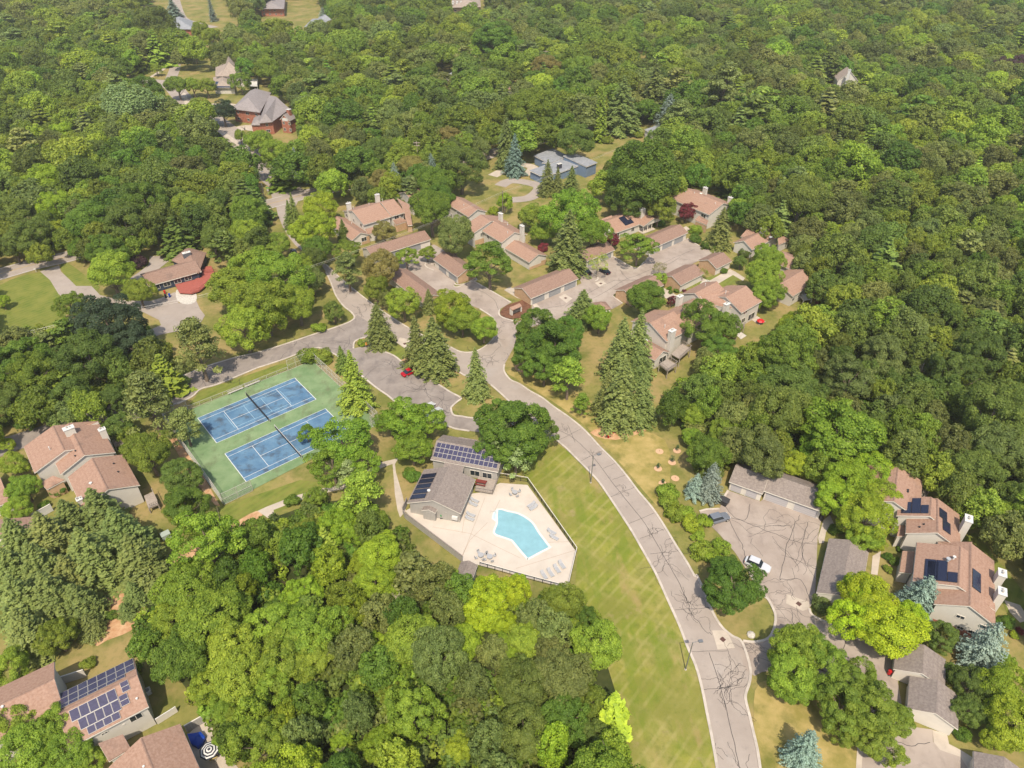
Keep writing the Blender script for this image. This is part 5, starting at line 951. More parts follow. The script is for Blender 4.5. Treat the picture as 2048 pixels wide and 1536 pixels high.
def leafmesh(name, pos, nor, size, lv, mt, aspect=1.):
    n = len(pos); r = np.random.RandomState(len(name)+n)
    a = r.normal(size=(n, 3)); t = np.cross(nor, a); t /= np.linalg.norm(t, axis=1)[:, None]+1e-9; b = np.cross(nor, t)
    size = np.asarray(size).reshape(-1, 1)*np.ones((n, 1)); h = size/2
    # a bent leaf spray: four corners, the outer one dropped
    v = np.stack([pos-t*h*aspect, pos-b*h*.8+nor*h*.12, pos+t*h*aspect-nor*h*.25, pos+b*h*.8+nor*h*.12], 1).reshape(-1, 3)
    me = bpy.data.meshes.new(name); me.vertices.add(4*n); me.vertices.foreach_set('co', v.ravel()); me.loops.add(4*n); me.loops.foreach_set('vertex_index', np.arange(4*n))
    me.polygons.add(n); me.polygons.foreach_set('loop_start', np.arange(n)*4); 
    try: me.polygons.foreach_set('loop_total', np.full(n, 4))
    except Exception: pass
    at = me.attributes.new('lv', 'FLOAT', 'FACE'); at.data.foreach_set('value', np.clip(lv, 0, 1).astype(np.float32)); me.materials.append(mt); me.update(); me.validate(); return me
def unit(v): return v/(np.linalg.norm(v, axis=-1, keepdims=True)+1e-9)
def crown(seed, nl, nf, leaf, R=5., hz=4.6, zc=7.2, lob=(.24, .36), flat=1., shell=.66, jit=.55, low=-.55, skew=0.):
    r = np.random.RandomState(seed)
    d = unit(r.normal(size=(nl*4, 3))); d = d[d[:, 2] > low][:nl]; nl = len(d)
    irr = 1+.22*np.sin(d[:, 0]*3+seed)+.16*np.sin(d[:, 1]*4+seed*2.1)
    rad = r.uniform(shell-.12, shell+.14, nl)*np.clip(irr, .75, 1.25); c = d*rad[:, None]*np.array([R, R, hz])+np.array([0, 0, zc]); c[:, 0] += skew*(c[:, 2]-zc)
    lr = r.uniform(*lob, nl)*R; lvl = r.uniform(0, 1, nl); k = r.choice(nl, nf, p=lr**2/(lr**2).sum())
    o = unit(r.normal(size=(nf, 3))+d[k]*.75+np.array([0, 0, .25])); q = c[k]+o*(lr[k]*r.uniform(.72, 1.08, nf))[:, None]*np.array([1, 1, flat])
    # drop leaves buried well inside the crown
    s = ((q-np.array([0, 0, zc]))/np.array([R, R, hz])); keep = np.linalg.norm(s, axis=1) > .42
    q, o, k = q[keep], o[keep], k[keep]; n = unit(o+r.normal(size=q.shape)*jit+np.array([0, 0, .35]))
    lv = .38*lvl[k]+.62*r.uniform(0, 1, len(k)); sz = leaf*r.uniform(.6, 1.35, len(k))
    return q, n, sz, lv
def trunkmesh(name, R, top, r0=.32, limbs=7, seed=0, mt=None):
    rr = random.Random(seed); mb = MB(); mb.tube([(0, 0, 0), (.05, .03, top*.35), (-.05, .06, top*.7), (0, 0, top)], [r0*1.25, r0, r0*.7, r0*.3], 7)
    for i in range(limbs):
        a = 6.28*i/limbs+rr.uniform(-.3, .3); z = top*rr.uniform(.3, .75); l = R*rr.uniform(.5, .85); p = [(0, 0, z), (cos(a)*l*.4, sin(a)*l*.4, z+l*.4), (cos(a)*l*.75, sin(a)*l*.75, z+l*.75), (cos(a+.3)*l, sin(a+.3)*l, z+l*1.05)]
        mb.tube(p, [r0*.45, r0*.3, r0*.18, r0*.07], 5)
    me = bpy.data.meshes.new(name); me.from_pydata(mb.v, [], mb.f); me.materials.append(mt or m_bark); return me
def conifer(seed, levels, br, R=3.2, Ht=15., leaf=.42, droop=.28, dens=9, top=.05, pw=.68, z0=.6, gap=.0):
    r = np.random.RandomState(seed); P_, N_, S_, V_ = [], [], [], []
    for i in range(levels):
        f = i/(levels-1); z = z0+(Ht-z0)*f; rad = R*max(top, (1-f)**pw); n = max(4, int(br*(1-f*.55)))
        for j in range(n):
            a = 2*pi*j/n+r.uniform(-.35, .35)+i*1.1; L = rad*r.uniform(.62, 1.15)*(1-gap*r.rand()); lv = r.rand(); kk = max(3, int(dens*L/R)+2); s = (np.arange(kk)+r.rand(kk)*.8)/kk
            zz = z+L*.16*s*2-droop*L*s*s*1.6; wdt = L*.26*(1-s*.7)
            for w in (-1, 0, 1):
                off = w*wdt*r.uniform(.4, 1., kk); x = cos(a)*L*s-sin(a)*off; y = sin(a)*L*s+cos(a)*off
                P_.append(np.stack([x, y, zz-abs(w)*.12*L*s+r.normal(0, .05, kk)], 1)); N_.append(unit(np.stack([cos(a)*.55*np.ones(kk), sin(a)*.55*np.ones(kk), np.ones(kk)], 1)+r.normal(size=(kk, 3))*.38))
                S_.append(leaf*r.uniform(.7, 1.3, kk)*(1-.35*f)); V_.append(.35*lv+.45*r.rand(kk)+.2*s)
    return np.concatenate(P_), np.concatenate(N_), np.concatenate(S_), np.concatenate(V_)
def pine(seed, nt_=70, R=4., Ht=15., leaf=.3, per=90):
    r = np.random.RandomState(seed); P_, N_, S_, V_ = [], [], [], []
    for i in range(nt_):
        f = r.rand()**.8; z = Ht*(.28+.70*f); a = r.uniform(0, 6.28); rad = R*(1-f)**.6*r.uniform(.35, 1.05)+.2; c = np.array([cos(a)*rad, sin(a)*rad, z]); lr = R*r.uniform(.16, .27); o = unit(r.normal(size=(per, 3))+np.array([0, 0, .5]))
        P_.append(c+o*lr*np.array([1.25, 1.25, .55])*r.uniform(.5, 1.05, (per, 1))); N_.append(unit(o+r.normal(size=(per, 3))*.5)); S_.append(leaf*r.uniform(.7, 1.3, per)); V_.append(.45*r.rand()+.55*r.rand(per))
    return np.concatenate(P_), np.concatenate(N_), np.concatenate(S_), np.concatenate(V_)
# kind -> list of (crown mesh, trunk mesh, nominal radius, nominal height)
PR = {}
def mk(kind, args, mt, R, Ht, tr, asp=1.):
    hd = np.hypot(args[0][:, 0], args[0][:, 1]); R = float(np.percentile(hd, 97 if kind in 'sbcp' else 95)); Ht = float(args[0][:, 2].max())
    me = leafmesh('crown_'+kind, *args, mt, asp); PR.setdefault(kind, []).append((me, tr, R, Ht))
tk = trunkmesh('trunk', 5, 8, seed=1); tk2 = trunkmesh('trunk', 5, 8, .28, 9, seed=4); tc = trunkmesh('trunk_conifer', .3, 14.0, .22, 0); tb_ = trunkmesh('trunk_conifer', .3, 10., .2, 0); tp = trunkmesh('trunk_pine', 3.2, 13, .26, 12, seed=3); ts = trunkmesh('stem', 2, 1.2, .1, 6, seed=5)
for s_ in range(6): mk('m', crown(s_+1, 115, 25000, .25, jit=.45, lob=(.13, .25), hz=(4.4, 5.2, 4.0, 4.8, 5.6, 4.4)[s_], shell=.72), m_leaf, 5.6, 12, tk)
for s_ in range(3): mk('r', crown(s_+31, 100, 25000, .25, jit=.42, lob=(.13, .22), hz=4.6, shell=.78, low=-.75), m_leaf, 5.2, 11.5, tk)            # dense and round
for s_ in range(4): mk('o', crown(s_+11, 95, 15000, .27, lob=(.13, .25), flat=.5, jit=.5, shell=.76, hz=4.0), m_leaf, 5.6, 11.5, tk2)   # feathery locust
for s_ in range(2): mk('w', crown(s_+21, 70, 12000, .34, lob=(.16, .3), flat=1.7, shell=.66, hz=4.4), m_leaf, 5.6, 11.5, tk2)
for s_ in range(3): mk('s', conifer(s_+1, 34, 15, leaf=.31, droop=.3+.06*s_, dens=14, gap=.3), m_need, 3.3, 15, tc, 1.5)
for s_ in range(2): mk('b', conifer(s_+5, 24, 13, R=3.6, Ht=11, leaf=.3, droop=.12, dens=15, pw=.62), m_need, 3.7, 11, tb_, 1.5)
for s_ in range(2): mk('c', conifer(s_+8, 34, 9, R=1.6, Ht=15, leaf=.36, droop=.5, dens=5, pw=.6), m_need, 1.7, 15, tc, 1.5)
for s_ in range(3): mk('p', pine(s_+1, per=120), m_need, 4.3, 15, tp, 1.4)
for s_ in range(3): mk('h', crown(s_+41, 26, 4200, .22, R=2., hz=1.5, zc=1.35, lob=(.28, .42), shell=.6, low=-.8), m_leaf, 2.2, 2.9, ts)
for s_ in range(2): mk('t', crown(s_+51, 60, 3000, .24, lob=(.14, .24), flat=.6, jit=.7, shell=.68, hz=4.8), m_leaf, 5.4, 12, trunkmesh('trunk_thin', 5, 9, .24, 14, seed=6+s_, mt=m_birch))
for s_ in range(4): mk('lm', crown(s_+61, 70, 6500, .46, shell=.7, lob=(.16, .3), hz=(4.4, 5.2, 4.0, 5.6)[s_]), m_leaf, 5.6, 12, None)
mk('lm', conifer(3, 14, 9, leaf=.8, dens=6), m_need, 3.3, 15, None, 1.5); mk('lm', pine(9, 45, per=40, leaf=.6), m_need, 4.3, 15, None, 1.4)
for s_ in range(2): mk('lb', crown(s_+71, 14, 500, .42, R=2., hz=1.5, zc=1.2, lob=(.3, .45), shell=.55, low=-.5), m_leaf, 2.2, 2.8, None)
def deadmesh(seed):
    rr = random.Random(seed); mb = MB(); mb.tube([(0, 0, 0), (.1, 0, 4), (-.2, .2, 8), (.1, 0, 11)], [.3, .24, .15, .05], 6)
    for i in range(16):
        a = rr.uniform(0, 6.28); z = rr.uniform(3, 9.5); l = rr.uniform(1.5, 3.6)*(1-z/16); p = np.array([0, 0, z]); path = [p]
        for k in range(4): a += rr.uniform(-.5, .5); p = p+np.array([cos(a)*l*.3, sin(a)*l*.3, l*.28]); path.append(p)
        mb.tube(path, [.09, .06, .04, .03, .015], 4)
        for q in path[1:4]: b = a+rr.choice((-1, 1)); mb.tube([q, q+np.array([cos(b)*.7, sin(b)*.7, .5])], [.03, .01], 3)
    me = bpy.data.meshes.new('dead_branches'); me.from_pydata(mb.v, [], mb.f); me.materials.append(m_birch); return me
KN = dict(m='broadleaf_tree', r='broadleaf_tree', o='broadleaf_tree', w='willow_tree', s='spruce_tree', b='blue_spruce', c='columnar_conifer', p='pine_tree', h='shrub', t='broadleaf_tree', d='dead_tree')
PAL = {k: tuple(c*1.66 for c in v) for k, v in PAL.items()}
KC = dict(m='tree', r='tree', o='tree', w='tree', s='spruce', b='spruce', c='conifer', p='pine', h='shrub', t='tree', d='dead tree')
TREES = []; trnd = random.Random(77)
def put(kind, x, y, R, Ht, col, squash=1.):
    TREES.append(dict(k=kind, x=x, y=y, R=R, H=Ht, c=col, sc=squash))
def tree_px(kind, px, py, rpx, col, hk=None):
    """crown centre and crown radius as seen in the photo -> world place and size"""
    hk = hk or dict(m=2.1, r=2.0, o=1.9, w=1.9, p=3.0, h=1.15, t=2.1, d=2.4).get(kind, 2.)
    z = 6. if kind != 'h' else 1.
    for _ in range(4):
        x, y = G(px, py, z); R = rpx*PJ(x, y, z)[2]/F*(1.06 if kind != 'h' else 1.02); Ht = hk*R; z = Ht*(.58 if kind != 'h' else .45)
    put(kind, x, y, R, Ht, col)
def con_px(kind, bx, by, ty, rpx, col):
    x, y = G(bx, by); d = PJ(x, y, 4)[2]; z = 3.
    while PJ(x, y, z)[1] > ty and z < 30: z += .25
    put(kind, x, y, rpx*d/F*({'s': .98, 'b': 1.2}.get(kind, 1.)), z+.6, col)
# kind colour tile(col row) x y r in tile pixels (4 per photo pixel); conifers: kind colour tile base-x base-y top-y r
TL = """
w N 00 1030 840 200|m Y 00 500 1070 95|m Y 00 290 1200 65|m L 00 640 1250 130|m Y 00 360 1460 150|m K 00 1780 890 95|m G 00 1420 690 85|m L 00 1250 550 45|m G 00 1610 880 100|m L 00 1540 690 70|m G 00 1650 690 70|m G 00 1560 430 60|m L 00 1600 250 80|m L 00 1700 300 80|m G 00 1920 650 80|m V 00 1180 720 130|m L 00 1690 1020 60
m D 00 1240 200 150|m G 00 1300 330 110|m L 00 1920 1090 55|m L 00 2010 1120 70|m L 10 20 1130 90|m L 10 170 1240 130|m G 10 110 560 110|m G 10 700 250 130|m O 10 1560 1110 110|m O 10 1560 1010 60|p O 10 1100 1260 70|m D 10 950 1230 130|w E 10 560 1100 120|m O 10 1250 1340 100|m D 10 1640 1330 180|m V 10 1430 1480 150|o V 10 1900 330 180
m O 20 270 540 110|m L 20 1050 200 90|m G 20 900 350 120|m G 20 130 900 200|m D 20 500 1130 150|m G 20 550 560 120|m Y 20 1900 1400 130|m V 20 1080 1400 290|m V 20 1500 1180 110|h Q 20 1210 1110 75|h G 20 760 1120 50|h G 20 1010 1080 40|h L 20 540 1130 40
r Q 30 1950 550 130|r Q 30 1990 30 70|m Y 30 820 20 90|m L 30 60 620 90|p E 20 1700 700 150|m G 20 1400 600 130
m L 01 880 640 175|m G 01 1110 800 115|r K 01 850 1040 270|m K 01 1060 1230 170|m G 01 560 900 110|m D 01 720 1330 230|h G 01 1310 1255 85|p E 01 1570 1230 190|w E 01 130 1250 190|m G 01 280 1450 200|m Y 01 450 130 140|m Y 01 480 320 100|m V 01 700 250 180|m D 01 1000 250 190|m L 01 1130 110 100|m V 01 850 470 150|m G 01 1500 130 150|m D 01 1700 380 120|m L 01 1970 330 120|h Q 01 1110 560 75|m Y 01 20 880 55|m G 01 1980 150 140|m D 01 250 350 160|m D 01 80 200 160|m D 01 100 430 120|m V 01 640 460 90
m L 01 2030 620 190|m L 01 1900 760 200|m L 11 180 700 230|m L 11 60 900 230|m L 11 330 880 170|m L 01 1950 1080 190|m L 11 330 620 130|h L 11 500 1085 60
m Y 11 510 120 130|m Y 11 470 300 160|m V 11 480 460 110|s D 11 330 300 20 55|s D 11 290 290 80 60|s D 11 710 400 230 60|o G 11 720 490 110|m O 11 1030 320 95|m O 11 990 600 150|p E 11 730 620 110|m G 11 960 770 105|m L 11 1180 890 130|m E 11 1060 860 80|m G 11 1400 150 175|m V 11 1480 60 120|m E 11 1590 350 165|o V 11 1870 580 195|o L 11 1200 520 95|o L 11 1370 490 70|m G 11 180 420 100|m D 11 430 560 120|m D 11 620 950 90|m E 11 450 700 110
s E 11 1000 1225 905 115|s E 11 1440 1440 1020 165|s E 11 1300 1400 1010 120|s E 11 1765 1640 1265 100|s G 12 815 190 -250 125|s D 11 705 1440 1250 65|s E 11 1390 960 790 60|m Y 11 1570 930 160|m L 11 1650 1020 130|m L 11 1820 1090 110|m Y 11 1990 80 70|m Y 11 1900 160 45|h G 11 420 1310 95|h G 11 530 1320 80|h L 11 850 1210 40
m A 21 480 170 220|m A 21 650 330 150|m G 21 150 190 110|m L 21 240 330 90|m D 21 900 60 160|m G 21 1180 110 140|h V 21 1185 252 42|r R 21 1400 155 80|r R 21 810 390 62|h R 21 250 445 48|r R 21 1275 868 44|s E 21 1640 440 140 105|s E 21 440 640 160 155|o L 21 1010 440 145|t Y 21 690 570 95|t O 21 1180 600 55|m V 21 1060 840 150|o L 21 1180 700 60|h V 21 1470 370 50|h V 21 1560 420 50|h V 21 1620 440 35|h V 21 1260 770 22|h V 21 1315 790 25|h V 21 1270 800 20|h L 21 1470 300 50|h R 21 1380 790 18|h V 21 1690 630 35|t G 21 1530 650 45
s E 21 560 1040 800 120|r V 21 225 1090 180|r V 21 330 1240 220|r V 21 150 1270 160|r V 21 440 1130 150|r V 21 260 1400 150|s E 21 850 1480 1020 150|s E 21 980 1440 960 130|s E 22 850 320 -170 160|s E 22 1010 300 -60 130|s E 22 740 240 -90 100|S E 21 1000 1330 130|m L 21 700 1010 110|r V 21 1560 1050 200|r V 21 1720 1060 110|r V 21 1650 1260 150|m Y 21 1880 1320 95|w E 21 1580 1360 130|p L 21 450 1470 130|p L 22 560 150 70|m L 21 2000 680 140|m L 31 0 560 120|m L 21 2030 500 90|h D 21 1860 490 50|m D 21 1830 560 55|m L 21 2000 830 110|m L 31 30 800 110|m Y 31 170 1080 130|m Y 31 650 330 100
h L 31 230 800 22|h R 31 350 820 50|h R 31 430 890 50
p E 02 1180 120 200|p E 02 1470 330 120|m G 02 1190 560 185|m D 02 1450 720 150|r V 02 1480 960 190|m L 02 120 640 110|m L 02 60 480 55|m L 02 200 830 120|m L 02 130 1000 110|h V 02 480 840 65|h V 02 350 970 50|m D 02 900 130 130|m D 02 60 150 150|m G 02 230 180 120|m D 02 560 110 170|m D 02 950 330 110|m G 02 1010 390 80
S E 02 780 980 170|S E 02 550 1050 150|S E 02 950 1150 190|S E 02 380 1190 200|S E 02 130 1220 180|S E 02 700 1330 220|S E 02 1080 1350 190|S E 02 300 1430 200|S E 02 80 1450 170|S E 02 550 1500 170|S E 03 150 150 200|S E 03 400 120 200|S E 03 620 180 150|S E 03 200 400 190|S E 03 1060 120 90
o A 12 690 480 230|o A 12 610 640 180|o A 12 850 640 160|o A 12 410 400 75|o A 12 1200 300 190|o A 12 1350 280 160|o A 12 1250 510 160|o A 12 1080 320 120|p N 12 730 720 100|p L 12 850 880 170|h V 12 282 935 66|m Y 12 640 1140 170|m Y 12 760 1200 120|m G 12 400 1180 120|m G 12 960 1110 100|m Y 12 980 1360 170|m Y 12 850 1450 110|r V 12 2040 330 290|r V 22 40 480 200|r V 22 190 330 170|r V 12 1900 480 160|p N 12 1950 440 140|p N 22 30 560 130|h V 12 1250 740 72|h V 12 1230 700 50|m G 12 480 900 90
h L 22 1240 860 90|h L 22 1250 940 90|h L 22 1310 1020 95|h L 22 1390 1030 75|h Y 22 1440 1120 85|h Y 22 1530 1100 75|h L 22 1490 1220 60|h L 22 1520 1330 95|h Y 22 1600 1380 80|h L 22 1680 1300 80|b B 22 1450 905 735 68|b B 22 1560 915 645 85|s D 22 1500 820 700 50|m V 22 1580 560 160|m L 22 1430 250 100|m L 22 1430 430 80|r V 23 1780 60 230|r V 22 1720 1480 130
o A 32 560 400 290|m A 32 420 520 160|m Y 32 190 640 115|m Y 32 620 780 190|m Y 32 850 700 170|m Y 32 540 900 160|m Y 32 880 900 160|m Y 32 780 1080 190|m L 32 780 1230 130|m Y 32 830 1260 90|r R 32 1010 1120 60|m L 32 1880 1020 120|h L 32 1640 1060 55|h V 32 540 1170 60|h V 32 960 1380 40|h V 32 1020 1420 45|h L 32 960 1480 40|h V 32 1060 1320 30
m Z 33 820 200 210|m Z 33 700 350 190|m Z 33 950 400 230|m Z 33 1120 330 150|m Z 33 760 180 180|b B 33 1160 280 20 120|h R 33 1290 300 60|r D 33 1390 480 130|b B 33 1640 700 400 150|m L 33 250 560 190|m L 33 170 760 200|m L 33 420 650 200|m Z 33 250 590 120|m Z 33 60 650 60|m L 33 250 900 150|r G 33 720 850 190|r G 33 600 1050 210|r G 33 830 1050 230|r G 33 1000 1150 150|r G 33 900 1350 170|r G 33 620 1230 140|b B 33 240 1490 1260 120|h E 33 440 240 85|m Y 33 1900 900 200|m Y 33 1980 1180 210|m Y 33 1850 1300 130|m D 33 1620 880 150|m D 33 1600 1070 120|h V 33 1560 1270 70|h V 33 1900 370 70|h Y 33 1970 470 35|m L 33 1900 680 70|h R 33 2020 440 35|m D 33 1480 780 80
m Z 13 1850 180 200|m Z 23 0 120 130|m Z 13 1780 320 130|m Z 13 1960 380 110|m Y 13 950 40 150|m Y 13 1070 190 100|m Y 13 370 130 150|m L 13 130 400 210|m L 13 380 480 220|m L 13 200 650 220|m L 13 470 650 170|m L 13 130 850 170|m L 03 1480 120 230|m L 03 1680 320 260|m L 03 1420 350 180|m L 03 1850 560 230|m L 03 1900 800 220|m L 03 1700 860 150|m L 03 1800 1050 130|m Y 13 970 540 120|m Y 13 820 1010 80|m Y 13 1000 1340 150|m Y 13 680 1320 90|m Y 13 1620 1380 110|m Y 13 1160 970 70|m Y 13 1640 560 160|m Y 13 1990 560 110|o E 13 1250 230 100|m E 23 420 830 230|m V 23 400 1160 200|m G 23 400 200 160|m V 23 600 350 110|m L 23 130 520 150|m D 23 80 880 200|m D 23 100 1280 220|m G 23 650 1000 130|m D 23 680 1300 150|m Y 23 60 60 80
d O 13 1130 220 120|d O 13 590 160 100|d O 13 1790 1260 110|d O 13 680 1440 120|d O 31 1220 1440 80|t E 13 1260 190 110
m L 03 150 1200 200|m L 03 420 1230 210|m L 03 200 1430 220|m L 03 560 1400 180|m L 03 700 1480 120|m G 03 450 480 160|h V 03 890 312 52|b E 03 760 460 330 85|b E 03 1030 320 240 65|h G 03 700 700 60|m L 03 100 720 150|b G 03 1090 770 700 45|m L 03 1800 1300 100|m L 03 1900 1150 120|m G 02 1450 1010 120
s E 20 860 1060 620 150|s E 20 1110 950 520 140|c G 20 690 1130 690 60|c G 20 735 1050 780 45|b B 20 1230 1060 760 90|p E 20 1330 960 120|s B 20 20 1400 1080 85|b B 10 1120 1530 1310 55|b B 10 1410 1430 1240 50|b B 10 1215 1290 1190 45|b B 20 470 540 445 50|s E 20 280 1560 1290 75|s E 20 360 1560 1350 60|s E 20 470 1560 1340 75|s E 10 2000 1340 920 90|c B 00 1710 170 -40 30|c B 00 1400 140 0 60
s B 10 340 1420 1190 65|s B 10 430 1440 1250 70|s B 10 500 1430 1260 65|s E 10 580 1420 1260 55|s E 10 650 1420 1280 55|s E 10 730 1430 1270 60|s E 10 800 1420 1280 50|s E 10 330 1490 1440 25|b B 10 540 140 60 30|m O 10 860 1500 90|m O 10 1020 1440 90|m O 10 700 1500 60|s E 20 1760 1330 1270 35|s E 10 1770 1340 1240 45|s E 10 1830 1340 1260 40|m G 22 1700 400 120
"""
for ln in TL.replace('\n', '|').split('|'):
    w = ln.split()
    if not w: continue
    k, col, tl = w[:3]; big = k == 'S'; k = k.lower() if big else k; v = [float(a) for a in w[3:]]; ox, oy = int(tl[0])*512, int(tl[1])*384
    if big: tree_px('s', ox+v[0]/4, oy+v[1]/4, v[2]/4, col, 2.7)
    elif k in 'sbc': con_px(k, ox+v[0]/4, oy+v[1]/4, oy+v[2]/4, v[3]/4, col)
    else: tree_px(k, ox+v[0]/4, oy+v[1]/4, v[2]/4, col)
NMAN = len(TREES)
# woods: everything that is not cleared ground
DEVI = [poly(s) for s in ["235,690 262,720 330,745 322,760 250,790 180,812 60,850 -60,860 -60,690 100,668 180,655"]]
rng = np.random.RandomState(12); cand = []
for t_ in range(60000):
    y = 30+rng.rand()**.75*690; x = rng.uniform(-1, 1)*(60+y*.78)
    px, py, d = PJ(x, y, 7.5)
    if px < -90 or px > 2140 or py < -45 or py > 1610: continue
    cand.append((x, y, px, py, d))
cell = {}; WOOD = []
def ok(x, y, r):
    i, j = int(x//8), int(y//8)
    for a in (-2, -1, 0, 1, 2):
        for b in (-2, -1, 0, 1, 2):
            for (u_, v_, q) in cell.get((i+a, j+b), ()):
                if (u_-x)**2+(v_-y)**2 < (.60*(r+q))**2: return False
    return True
def reg(x, y, r): cell.setdefault((int(x//8), int(y//8)), []).append((x, y, r))
for t_ in TREES:
    if t_['k'] != 'h': reg(t_['x'], t_['y'], t_['R'])
ROADS = [poly("240,180 350,150 362,150 440,225 505,290 600,380 585,395 540,365 470,285 400,225 340,182 240,185"), poly("325,120 345,118 352,165 330,170"), poly("905,305 1030,278 1030,325 930,362"), poly("330,-20 370,30 450,42 452,78 360,72 322,20"), poly("245,150 355,140 450,222 560,335 540,378 460,302 390,242 330,212 245,202"),
         poly("-60,540 150,500 240,488 240,505 60,545 -60,580"), poly("2000,1100 2060,1130 2110,1300 2060,1330")]
for (x, y, px, py, d) in cand:
    if any(inside(px, py, c) for c in CLEAR) and not any(inside(px, py, c) for c in DEVI): continue
    if any(inside(px, py, c) for c in ROADS): continue
    r = 3.1+4.6*rng.rand()**1.5+(2.4 if d > 300 else (1. if d > 220 else 0))
    if py > 1050 and px < 1240: r *= .8
    if ok(x, y, r): reg(x, y, r); WOOD.append((x, y, r, px, py, d))
def woodcol(x, y, px, py):
    n = sin(x*.031+1.3)+sin(y*.027+x*.011)+rng.normal()*.9
    if px < 1240 and py > 1050: s = 'DGAEGLYVLE'
    elif px > 1240 and py > 330: s = 'DGEGDEGVGL'
    elif py < 200: s = 'GEDEGGVDLE'
    else: s = 'DGVGEDLGEG'
    return s[min(9, max(0, int(5+n*2.2)))]
WOOD.sort(key=lambda w: -w[2]/w[5])
nb = sum(1 for t_ in TREES if KN[t_['k']] == 'broadleaf_tree'); take = max(0, 298-nb); REST = []
for i, (x, y, r, px, py, d) in enumerate(WOOD):
    col = woodcol(x, y, px, py); q = rng.rand(); kd = 'm' if q < .62 else ('r' if q < .8 else 'o'); ht = min(19, 4.5+r*rng.uniform(1.1, 1.9))
    if i < take: put(kd, x, y, r, ht, col)
    else: REST.append((x, y, r, ht, col, rng.randint(0, 4) if q < .9 else (4 if q < .95 else 5)))
print('manual', NMAN, 'broadleaf manual', nb, 'wood', len(WOOD), 'rest', len(REST))
# labels that single each tree out
LM = [(570, 850, 'the tennis courts'), (1060, 1075, 'the swimming pool'), (880, 990, 'the pool house'), (940, 910, 'the club room'), (340, 560, 'the ranch house'), (750, 430, 'the townhouse by the junction'), (520, 225, 'the large brick house'), (455, 150, 'the pyramid roofed house'),
      (362, 60, 'the dark grey roofed house'), (640, 48, 'the slate roof'), (1120, 330, 'the flat roofed modern house'), (1265, 445, 'the porch house with solar array'), (1410, 405, 'the two storey house by the wood'), (1520, 480, 'the skylight house'), (1610, 560, 'the wood edge deck house'),
      (1420, 630, 'the stepped deck townhouse'), (1095, 570, 'the three door garage'), (905, 530, 'the open door garage'), (1350, 470, 'the garage at the court head'), (1390, 550, 'the orange brick ended garages'), (840, 570, 'the roadside garage'), (1540, 970, 'the grey garage row'),
      (1685, 1140, 'the long grey garage'), (1855, 1010, 'the townhouse with one tall chimney'), (1900, 1170, 'the townhouse with twin chimneys'), (1840, 1330, 'the lower right garages'), (160, 920, 'the stepped left edge townhouse'), (210, 1385, 'the solar roofed townhouse'), (310, 1490, 'the bottom edge townhouse'),
      (1250, 1010, 'the curved road'), (1180, 940, 'the upper street lamp'), (1380, 1310, 'the lower street lamp'), (820, 745, 'the red car'), (743, 687, 'the portable toilet'), (1035, 610, 'the mailbox shelter'), (165, 228, 'the playhouse'), (1700, 155, 'the gabled house in the wood'), (885, 150, 'the low pale house'),
      (1315, 255, 'the estate field roof'), (570, 390, 'the far junction'), (1560, 1100, 'the right parking court'), (1470, 1320, 'the lane mouth'), (420, 1470, 'the striped parasol'), (1350, 95, 'the far purple trees'), (600, 1030, 'the small concrete pad'), (2020, 700, 'the photo edge at right middle'), (2030, 320, 'the photo edge at upper right'),
      (1800, 560, 'the middle of the big right wood'), (1650, 780, 'the lower part of the right wood'), (1850, 860, 'the wood above the right townhouses'), (1650, 330, 'the upper part of the right wood'), (700, 1480, 'the foot of the pool wood'), (1150, 1480, 'the lawn side foot of the pool wood'),
      (820, 1280, 'the middle of the pool wood'), (30, 300, 'the photo edge at upper left'), (200, 360, 'the middle of the left wood'), (700, 170, 'the wood behind the brick house'), (1150, 40, 'the top edge centre'), (1500, 60, 'the top edge right of centre'), (1900, 60, 'the top right corner'), (150, 60, 'the top left corner'), (30, 770, 'the photo edge at left middle'), (30, 1220, 'the pine grove at the left edge')]
ORD = ['', 'second ', 'third ', 'fourth ', 'fifth ', 'sixth ', 'seventh ', 'eighth ', 'ninth ', 'tenth ', 'eleventh ', 'twelfth ', 'thirteenth ', 'fourteenth ', 'fifteenth ', 'sixteenth ', 'seventeenth ', 'eighteenth ', 'nineteenth ', 'twentieth ']
SHP = dict(m='broad', r='dense round', o='feathery', w='drooping', s='tall', b='conical', c='slender', p='tufted', h='bushy', t='thin open', d='bare')
KEYS = {}
for t_ in TREES:
    px, py, d = PJ(t_['x'], t_['y'], t_['H']*.55); t_['p'] = (px, py); best = min(LM, key=lambda l: (l[0]-px)**2+((l[1]-py)*1.15)**2)
    dx, dy = px-best[0], py-best[1]; dr = ('above' if dy < 0 else 'below') if abs(dy) > abs(dx) else ('left of' if dx < 0 else 'right of')
    t_['key'] = (PW[t_['c']], SHP[t_['k']], KN[t_['k']].replace('broadleaf_', '').replace('spruce_tree', 'spruce').replace('pine_tree', 'pine').replace('_', ' '), dr, best[2]); KEYS.setdefault(t_['key'], []).append((hypot(dx, dy), id(t_), t_))
for key, v in KEYS.items():
    v.sort(key=lambda a: a[0])
    for i, (_, _, t_) in enumerate(v):
        c_, s_, n_, dr, lm = key; n_ = n_.replace('blue spruce', 'spruce') if c_ != 'silver blue' else n_.replace('blue ', '')
        base = ('bare dead tree' if t_['k'] == 'd' else '%s %s %s' % (s_, c_, n_))+' %s %s' % (dr, lm)
        t_['label'] = base if len(v) == 1 else base+', %snearest it' % ORD[min(i, 19)]
GR = dict(broadleaf_tree='broadleaf trees of the estate and woods', spruce_tree='tall spruces', blue_spruce='silvery spruces', pine_tree='pines', shrub='garden shrubs and bushes', dead_tree='dead trees', willow_tree='drooping trees', columnar_conifer='slender conifers')
dm = [deadmesh(1), deadmesh(2)]
